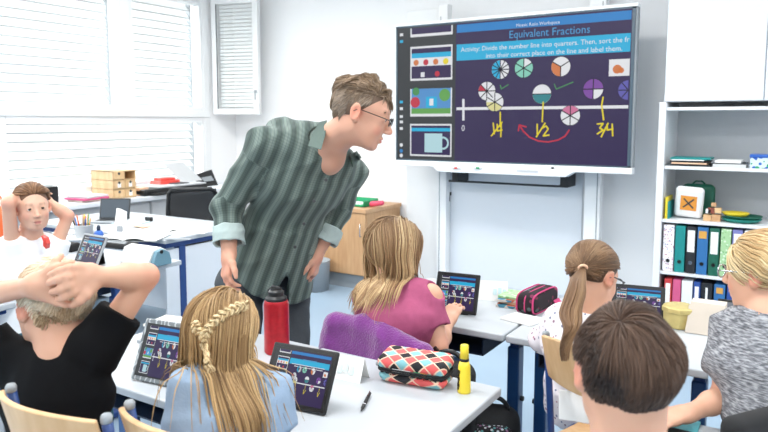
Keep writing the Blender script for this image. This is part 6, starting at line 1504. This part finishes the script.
q = atz(677, 329, .75); tt = float((q-CAM)@FW); k_ = tt/F; m = MB(); m.lathe([(0, 0), (14.5*k_, 0), (15*k_, .004), (15.5*k_, .058), (0, .058)], A(q[0], q[1]+.04, .751), 'gold_tin', 9)
r = thing('gift_tin', 'round golden tin with a glossy lid on the far desk', 'tin', (q[0], q[1]+.04, .751)); of = np.array(r.location); m.build('body', r, off=of, bevel=.002)
m = MB(); m.lathe([(0, .056), (16.6*k_, .056), (17*k_, .060), (16.8*k_, .074), (14*k_, .079), (0, .080)], A(q[0], q[1]+.04, .751), 'gold_tin', 9); m.build('lid', r, off=of, bevel=.002)
q = atz(704, 334, .75); r = thing('cardboard_box', 'pale kraft cardboard box with a sloping top right of the golden tin', 'box', q); of = np.array(q)
m = MB(); w0, w1 = 17*k_, 13*k_
m.add([q+A(-w0, -.02, .001), q+A(w0, -.02, .001), q+A(w0, .10, .001), q+A(-w0, .10, .001), q+A(-w1-.004, .03, .105), q+A(w1+.014, .03, .105), q+A(w1+.014, .09, .105), q+A(-w1-.004, .09, .105)], [(3, 2, 1, 0), (4, 5, 6, 7), (0, 1, 5, 4), (1, 2, 6, 5), (2, 3, 7, 6), (3, 0, 4, 7)], 'kraft'); m.build('carton', r, off=of, bevel=.002)
m = MB(); m.obox(q+A(0, .005, .053), A(w0*.92, 0, 0), nrm(A(0, -.9, .45))*.001, nrm(A(0, .43, .9))*.045, 'kraft'); m.build('flap', r, off=of)

# black bags on the floor
def bag(label, c, s_, seq=False, rz=0):
    r = thing('backpack', label, 'bag', c); of = np.array(c); Rz = np.array([[math.cos(rz), math.sin(rz), 0], [-math.sin(rz), math.cos(rz), 0], [0, 0, 1]])
    v = Vol().box(A(c[0], c[1], c[2]+s_[2]/2), A(s_[0]/2, s_[1]/2, s_[2]/2), min(s_)*.38, Rz, k=0); v.ell(A(c[0], c[1], c[2]+s_[2]*.45), A(s_[0]*.48, s_[1]*.62, s_[2]*.40), Rz, k=.03)
    V, Fq = v.mesh(.008, wr=.006, wf=(12, 26), seed=5); V[:, 2] = np.maximum(V[:, 2], c[2]+.002); link('body', raw_mesh('body', V-of, Fq, ['black_soft']), r)
    v = Vol().box(A(c[0], c[1], c[2]+s_[2]*(.66 if seq else .36))-Rz[1]*s_[1]*.50, A(s_[0]*.36, .035, s_[2]*.28), .03, Rz, k=0); V, Fq = v.mesh(.006); V[:, 2] = np.maximum(V[:, 2], c[2]+.002); link('front_pocket', raw_mesh('front_pocket', V-of, Fq, ['sequin' if seq else 'black_soft']), r)
    t = A(c[0], c[1], c[2]+s_[2]); m = MB(); m.tube([t+Rz[0]*.05*math.cos(a)+Zu*(.045*math.sin(a)-.008) for a in np.linspace(0, math.pi, 10)], .008, 'black_plastic', 8); m.build('carry_handle', r, smooth=True, off=of)
    m = MB(); m.tube([t+Rz[0]*x+Rz[1]*(-s_[1]*.30)-Zu*(.03+1.2*x*x) for x in np.linspace(-s_[0]*.4, s_[0]*.4, 12)], .004, 'dark_grey', 6); m.build('zip', r, smooth=True, off=of)
    return r
q = P(497, 404, 2.40); bag('black backpack with a glittery sequin pocket standing behind the front desk', A(q[0], q[1]-.03, 0), (.19, .17, float(q[2])), True, .35)
q = P(446, 372, 2.16); r = bag('small black shoulder bag hanging by the pink girl\'s chair', A(q[0]+.0, q[1]+.02, .46), (.17, .12, .27), False, .2)
m = MB(); m.tube([A(q[0]-.09, q[1]+.06, .72), A(q[0]-.06, q[1]+.04, .76), A(q[0], q[1]+.0, .73)], .007, 'black_plastic', 8); m.build('strap', r, smooth=True, off=np.array(r.location))

# ------------------------------------------------------------------ left side: windowsill and desks
S = .841
# wooden drawer box
y0, y1 = atx(112, 198, -5.05)[1], atx(135, 198, -5.05)[1]; dz = atx(112, 171, -5.08)[2]-S; ya = y0-.0; dd = (y1-y0)
r = thing('drawer_box', 'small pine desktop drawer box on the windowsill', 'drawer box', (-5.14, (y0+y1)/2, S)); of = np.array(r.location)
xf = -5.03; xb_ = xf-.30; wd = y1-y0
m = MB(); m.box((xb_, y0, S), (xf, y0+.008, S+dz), 'pine'); m.box((xb_, y1-.008, S), (xf, y1, S+dz), 'pine'); m.box((xb_, y0, S), (xf, y1, S+.008), 'pine'); m.box((xb_, y0, S+dz-.008), (xf, y1, S+dz), 'pine'); m.box((xb_, y0, S), (xb_+.008, y1, S+dz), 'pine')
m.box((xb_, (y0+y1)/2-.004, S), (xf, (y0+y1)/2+.004, S+dz), 'pine')
for k in (1, 2): m.box((xb_, y0, S+dz*k/3-.003), (xf, y1, S+dz*k/3+.003), 'pine')
m.build('carcass', r, bevel=.001, off=of)
for k in range(3):
    for h_ in range(2):
        if k == 2 and h_ == 1: continue
        ya, yb_ = (y0+.010, (y0+y1)/2-.006) if h_ == 0 else ((y0+y1)/2+.006, y1-.010); za, zb_ = S+dz*k/3+.010-(.002 if k else 0), S+dz*(k+1)/3-.006
        m = MB(); m.box((xf-.18, ya, za), (xf+.004, yb_, zb_), 'pine'); d = m.build('drawer', r, bevel=.002, off=of)
        m = MB(); m.lathe([(0, 0), (.012, 0), (.012, .002), (0, .002)], (xf+.004, (ya+yb_)/2, zb_-.016), 'dark_grey', 14, ax=A(1, 0, 0)); m.build('finger_hole', d, off=of)
        if k == 1 or h_ == 1: m = MB(); m.box((xf+.004, (ya+yb_)/2-.016, za+.008), (xf+.0055, (ya+yb_)/2+.016, za+.045), 'paper'); m.build('paper_label', d, off=of)
def boxthing(name, label, cat, c, hx, mt, rz=0, bevel=.003, group=None): m = MB(); m.box((c[0]-hx[0], c[1]-hx[1], c[2]), (c[0]+hx[0], c[1]+hx[1], c[2]+2*hx[2]), mt, rz=rz); return loose(name, label, cat, m, c, bevel=bevel, group=group)
q = atx(140, 192, -5.12); boxthing('small_box', 'peach-coloured little box right of the pine drawer box', 'box', A(-5.12, q[1], S), (.06, .05, .035), 'peach')
boxthing('paper_stack', 'low stack of brownish papers in front of the peach box', 'paper', A(-5.07, q[1]+.10, S), (.05, .06, .012), 'kraft')
q0, q1 = atx(153, 190, -5.22), atx(177, 190, -5.22); yc = (q0[1]+q1[1])/2
r = thing('red_box', 'translucent red plastic box by the window', 'box', (-5.22, yc, S)); of = np.array(r.location)
m = MB(); m.prism([A(-5.30, q0[1], S), A(-5.30, q1[1], S), A(-5.30, q1[1]-.02, S+.105), A(-5.30, q0[1]+.04, S+.105)], A(.15, 0, 0), 'red_clear'); m.build('body', r, bevel=.006, off=of)
m = MB(); m.box((-5.28, q0[1]+.06, S+.105), (-5.17, q1[1]-.06, S+.13), 'red_clear'); m.build('lid', r, bevel=.004, off=of)
q = atx(181, 189, -5.15); boxthing('red_tray', 'darker red small tray right of the red plastic box', 'tray', A(-5.17, q[1]+.02, S), (.05, .05, .022), 'red_plastic')
# flatbed scanner: black body, grey lid with dark strip
sa, sb_ = atx(142, 204, -4.98), atx(203, 203, -4.98)
r = thing('flatbed_printer', 'black flatbed printer with a pale lid on the windowsill', 'printer', (-5.10, (sa[1]+sb_[1])/2, S)); of = np.array(r.location)
m = MB(); m.box((-5.34, sa[1]+.04, S), (-4.99, sb_[1]+.08, S+.055), 'black_plastic'); m.build('body', r, bevel=.015, off=of)
m = MB(); m.box((-5.33, sa[1]+.20, S+.055), (-5.0, sb_[1]+.07, S+.072), 'light_grey'); m.build('lid', r, bevel=.005, off=of)
m = MB(); m.box((-5.26, sa[1]+.45, S+.072), (-5.05, sb_[1]-.10, S+.080), 'dark_grey'); m.build('control_panel', r, bevel=.003, off=of)
m = MB(); m.box((-5.02, sa[1]+.10, S+.012), (-4.93, sa[1]+.42, S+.022), 'black_plastic'); m.build('paper_tray', r, bevel=.003, off=of)
# paper leaning on a stand
q0, q1 = atx(178, 190, -5.2), atx(203, 190, -5.2); z1_ = atx(178, 163, -5.28)[2]
r = thing('document_stand', 'white sheet propped up on a stand by the window corner', 'paper', (-5.24, (q0[1]+q1[1])/2, S)); of = np.array(r.location)
m = MB(); m.prism([A(-5.20, q0[1]+.05, S+.072), A(-5.20, q1[1], S+.072), A(-5.32, q1[1]-.14, z1_), A(-5.32, q0[1]-.06, z1_)], A(-.004, 0, 0), 'paper_grey'); m.build('sheet', r, off=of)
m = MB(); m.tube([A(-5.32, (q0[1]+q1[1])/2, z1_-.06), A(-5.37, (q0[1]+q1[1])/2+.05, S+.002)], .006, 'mid_grey'); m.build('prop', r, off=of)
q0, q1 = atx(197, 188, -5.25), atx(212, 187, -5.25)
r = thing('photo_frame', 'small tilted black picture in the window corner', 'picture', (-5.25, (q0[1]+q1[1])/2, S)); of = np.array(r.location); za = S+.002
m = MB(); m.prism([A(-5.22, q0[1]+.05, za), A(-5.22, q1[1]+.06, za), A(-5.30, q1[1]+.05, za+.16), A(-5.30, q0[1]-.03, za+.11)], A(-.012, 0, 0), 'black_plastic'); m.build('board', r, off=of, bevel=.002)
m = MB(); m.prism([A(-5.240, q0[1]+.09, za+.05), A(-5.240, q1[1]+.02, za+.05), A(-5.262, q1[1]+.0, za+.10), A(-5.262, q0[1]+.07, za+.09)], A(.004, 0, 0), 'mid_grey'); m.build('print', r, off=of)
q = atx(48, 196, -5.2); r = boxthing('black_speaker', 'small black box on the windowsill behind the girl in white', 'speaker', A(-5.2, q[1], S), (.05, .06, .07), 'black_plastic')
q = atx(70, 196, -5.1)
for i, (mt, w_, lb) in enumerate((('kraft', .10, 'brown book at the bottom of the windowsill pile left of the drawer box'), ('pink_file', .12, 'dark pink book in the windowsill pile left of the drawer box'), ('paper_grey', .11, 'pale book topmost in the windowsill pile left of the drawer box'))):
    q = atx(92, 196, -5.08); boxthing('book', lb, 'book', A(-5.12, q[1]-.03+i*.01, S+i*.0165), (w_, w_*1.05, .008), mt, rz=.1*i, bevel=.002, group='books on the windowsill')

# teacher's desk: laptop, papers, open book
T = tz+.001
la, lb_ = atz(97, 222, T), atz(125, 222, T); r = thing('laptop', 'open laptop with a grey rim on the teacher desk', 'laptop', (la+lb_)/2); of = np.array(r.location)
ax_ = nrm(A(.85, .52, 0)); nbk = np.cross(Zu, ax_); c0 = (la+lb_)/2+nbk*.06
m = MB(); m.obox(c0-nbk*.075+Zu*.008, ax_*.11, nbk*.075, Zu*.007, 'mid_grey'); m.build('base', r, bevel=.003, off=of)
upv = nrm(Zu+nbk*.28); m = MB(); m.obox(c0+upv*.078+Zu*.012, ax_*.112, nrm(np.cross(ax_, upv))*.004, upv*.077, 'dark_grey'); s_ = m.build('screen', r, bevel=.003, off=of)
m = MB(); m.obox(c0+upv*.080+Zu*.012-nbk*.007, ax_*.102, nrm(np.cross(ax_, upv))*.0008, upv*.066, 's_lap'); m.build('display', s_, off=of)
m = MB(); m.obox(c0-nbk*.06+Zu*.0155, ax_*.095, nbk*.045, Zu*.0008, 'black_plastic'); m.build('keyboard', r, off=of)
def paper_at(px_, py_, z, w, h, rz, lb, mt='paper', th=.002, name='paper_sheet', cat='paper', group=None):
    q = atz(px_, py_, z); m = MB(); m.box((q[0]-w/2, q[1]-h/2, z), (q[0]+w/2, q[1]+h/2, z+th), mt, rz=rz); return loose(name, lb, cat, m, A(q[0], q[1], z), group=group)
def open_book(px_, py_, z, w, h, rz, lb):
    q = atz(px_, py_, z); r = thing('open_book', lb, 'book', (q[0], q[1], z), rz)
    for sg in (-1, 1):
        m = MB(); m.sheet(lambda u, v: A(sg*(.001+u*w/2), (v-.5)*h, .006+.016*math.sin(min(1, u*1.4)*math.pi)**.8*(1-u*.3)), 10, 2, .003, 'paper'); m.build('page_block', r, smooth=False)
    m = MB(); m.box((-w/2-.004, -h/2-.003, 0), (w/2+.004, h/2+.003, .003), 'mid_grey'); m.build('cover', r)
    m = MB()
    for sg in (-1, 1):
        for j in range(4): m.box((sg*w*.25-w*.17, -h*.35+j*h*.2, .0255), (sg*w*.25+w*.12, -h*.33+j*h*.2, .0259), 'paper_grey')
    m.build('printed_lines', r)
open_book(132, 238, T, .40, .26, .5, 'open book with white pages at the near corner of the teacher desk')
paper_at(160, 229, T, .30, .21, .25, 'large white sheet lying in the middle of the teacher desk')
paper_at(188, 232, T, .26, .16, .5, 'white sheet near the right corner of the teacher desk')
paper_at(176, 239, T, .20, .05, .45, 'narrow grey paper strip on the edge of the teacher desk', 'mid_grey')
paper_at(130, 223, T, .22, .16, .2, 'light blue folder beside the laptop', 'ice_ink', .008, 'folder', 'folder')
paper_at(142, 226, T+.01, .15, .08, -.2, 'pinkish paper on the teacher desk', 'peach', .003)
q = atz(149, 221, T); m = MB(); m.box((q[0]-.03, q[1]-.015, T), (q[0]+.03, q[1]+.015, T+.03), 'black_plastic'); loose('stapler', 'small black stapler behind the papers', 'stapler', m, A(q[0], q[1], T), bevel=.006)

# cluttered desk of the girl in white: mesh pen pot, blue bottle, phone holder, cases, papers
q = atz(80, 243, .751); qc = A(q[0]-.15, q[1]+.13, .751); 
r = thing('pen_basket', 'wire basket full of coloured pens and pencils', 'pen holder', qc); of = np.array(qc)
m = MB(); m.lathe([(.0, 0), (.052, 0), (.060, .085), (.057, .085), (.049, .004), (0, .004)], qc, 'light_mesh', 24); m.build('wire_mesh', r, off=of)
m = MB(); m.tube([qc+A(.06*math.cos(a), .06*math.sin(a), .085) for a in np.linspace(0, 2*math.pi, 24)], .003, 'light_grey', 6, cap=False); m.build('rim', r, smooth=True, off=of)
rg = random.Random(5); cs = ['red_plastic', 'yellow_plastic', 'blue_plastic', 'green_plastic', 'orange_plastic', 'ply', 'teal_plastic', 'black_plastic', 'pine', 'pink_plastic', 'frame_white', 'tan_file', 'ply', 'royal_file']
nm = ['red', 'yellow', 'blue', 'green', 'orange', 'natural wood', 'teal', 'black', 'pale pine', 'pink', 'white', 'tan', 'second natural wood', 'dark blue']
for i in range(14):
    a = i*2.4; rr = .012+.030*((i*7) % 5)/5; b0 = qc+A(rr*math.cos(a)*.8, rr*math.sin(a)*.8, .006); t0 = qc+A(rr*math.cos(a)*1.9, rr*math.sin(a)*1.9, .125+.035*rg.random()); m = MB(); m.tube([b0, b0*.1+t0*.9, t0], [.0045, .0045, .0015], cs[i], 7); loose('pencil', nm[i]+' pencil standing in the wire pen basket', 'pencil', m, b0, smooth=True, group='pencils in the wire basket')
q = atz(99, 240, .751); q[2] = .751; r = thing('ink_bottle', 'small cobalt blue bottle beside the tablet on the cluttered desk', 'bottle', q); of = np.array(q)
m = MB(); m.lathe([(0, 0), (.026, 0), (.029, .01), (.029, .045), (.018, .062), (0, .062)], q, 'blue_plastic', 24); m.build('body', r, smooth=True, off=of)
m = MB(); m.lathe([(0, .060), (.012, .060), (.012, .085), (.007, .095), (0, .095)], q, 'dark_blue_tray', 18); m.build('cap', r, smooth=True, off=of)
q = atz(108, 238, .751)+A(-.06, .10, 0); r = thing('document_holder', 'white folded brochure standing upright next to the blue bottle', 'brochure', A(q[0], q[1], .751)); of = A(q[0], q[1], .751)
m = MB(); m.prism([of+A(-.05, .02, 0), of+A(-.0, .0, 0), of+A(-.01, .05, .17), of+A(-.06, .06, .17)], A(.0, .003, 0), 'paper'); m.build('front_page', r, off=of)
m = MB(); m.prism([of+A(.0, .0, 0), of+A(.07, .03, 0), of+A(.03, .07, .15), of+A(-.01, .05, .17)], A(.0, .003, 0), 'paper'); m.build('rear_page', r, off=of)
m = MB(); m.prism([of+A(.01, .002, .02), of+A(.05, .018, .02), of+A(.04, .026, .06), of+A(.006, .012, .06)], A(.0, -.002, 0), 'mid_grey'); m.build('photo_print', r, off=of)
q = atz(113, 248, .751); r = thing('pencil_case', 'flat black open case in front of the open book', 'pencil case', A(q[0], q[1]+.03, .751)); of = np.array(r.location)
m = MB(); m.box((q[0]-.13, q[1]-.02, .751), (q[0]+.12, q[1]+.09, .782), 'black_soft', rz=.12); m.build('body', r, bevel=.008, off=of); m = MB(); m.box((q[0]-.10, q[1]+.0, .782), (q[0]+.09, q[1]+.02, .786), 'mid_grey', rz=.12); m.box((q[0]-.10, q[1]+.04, .782), (q[0]+.06, q[1]+.055, .786), 'mid_grey', rz=.12); m.build('pens_in_loops', r, off=of)
boxthing('glasses_case', 'small black case in front of the white note on the cluttered desk', 'case', A(*atz(69, 251, .751)[:2], .751), (.05, .04, .024), 'black_soft', rz=.3, bevel=.01)
paper_at(72, 238, .751+.0, .26, .18, .6, 'white note sheet behind the small black case', 'paper', .004)
q = atz(60, 236, .751); boxthing('notebook', 'pale notebook near the girl in white\'s elbow', 'notebook', A(q[0]-.05, q[1]+.1, .751), (.09, .07, .006), 'paper_grey', rz=.2)
# white roll-top case with blue-grey end
wa, wb = atz(120, 263, .751), atz(152, 268, .751); ax_ = nrm(wb-wa); nb_ = np.cross(Zu, ax_); r = thing('storage_case', 'white curved case with a blue-grey end cap at the desk edge', 'case', (wa+wb)/2); of = np.array(r.location); L_ = np.linalg.norm(wb-wa)
prof = [(0, 0), (.0, .03), (.03, .085), (.08, .095), (.125, .07), (.14, .02), (.14, 0)]
m = MB(); m.prism([wa+nb_*a+Zu*b for a, b in prof], ax_*L_*.9, 'paper'); m.build('shell', r, off=of, bevel=.004)
m = MB(); m.prism([wa+ax_*L_*.905+nb_*(.01+a*.85)+Zu*(b*.92) for a, b in prof], ax_*.028, 'blue_grey'); m.build('end_cap', r, off=of, bevel=.004)
m = MB(); m.lathe([(0, 0), (.010, 0), (.010, .004), (0, .004)], wa+ax_*(L_*.905+.028)+nb_*.06+Zu*.075, 'black_plastic', 14, ax=ax_); m.build('lock_button', r, off=of)
q = P(3, 213, 3.3); r = thing('orange_bag', 'bright orange cloth bag at the left edge behind the girl in white', 'bag', A(q[0]-.03, q[1], .751)); of = np.array(r.location)
boxthing('side_stand', 'grey stand carrying the orange bag at the left edge', 'stand', A(q[0]-.03, q[1], 0), (.15, .12, .375), 'light_grey')
v = Vol().box(of+Zu*.17, A(.075, .06, .17), .05, k=0); V, Fq = v.mesh(.008, wr=.01, wf=(14, 30), seed=9); V[:, 2] = np.maximum(V[:, 2], .752); link('body', raw_mesh('body', V-of, Fq, ['orange_plastic']), r)
m = MB(); m.tube([of+A(.03*math.cos(a), 0, .34+.05*math.sin(a)) for a in np.linspace(0, math.pi, 8)], .005, 'orange_plastic', 6); m.build('handle', r, smooth=True, off=of)
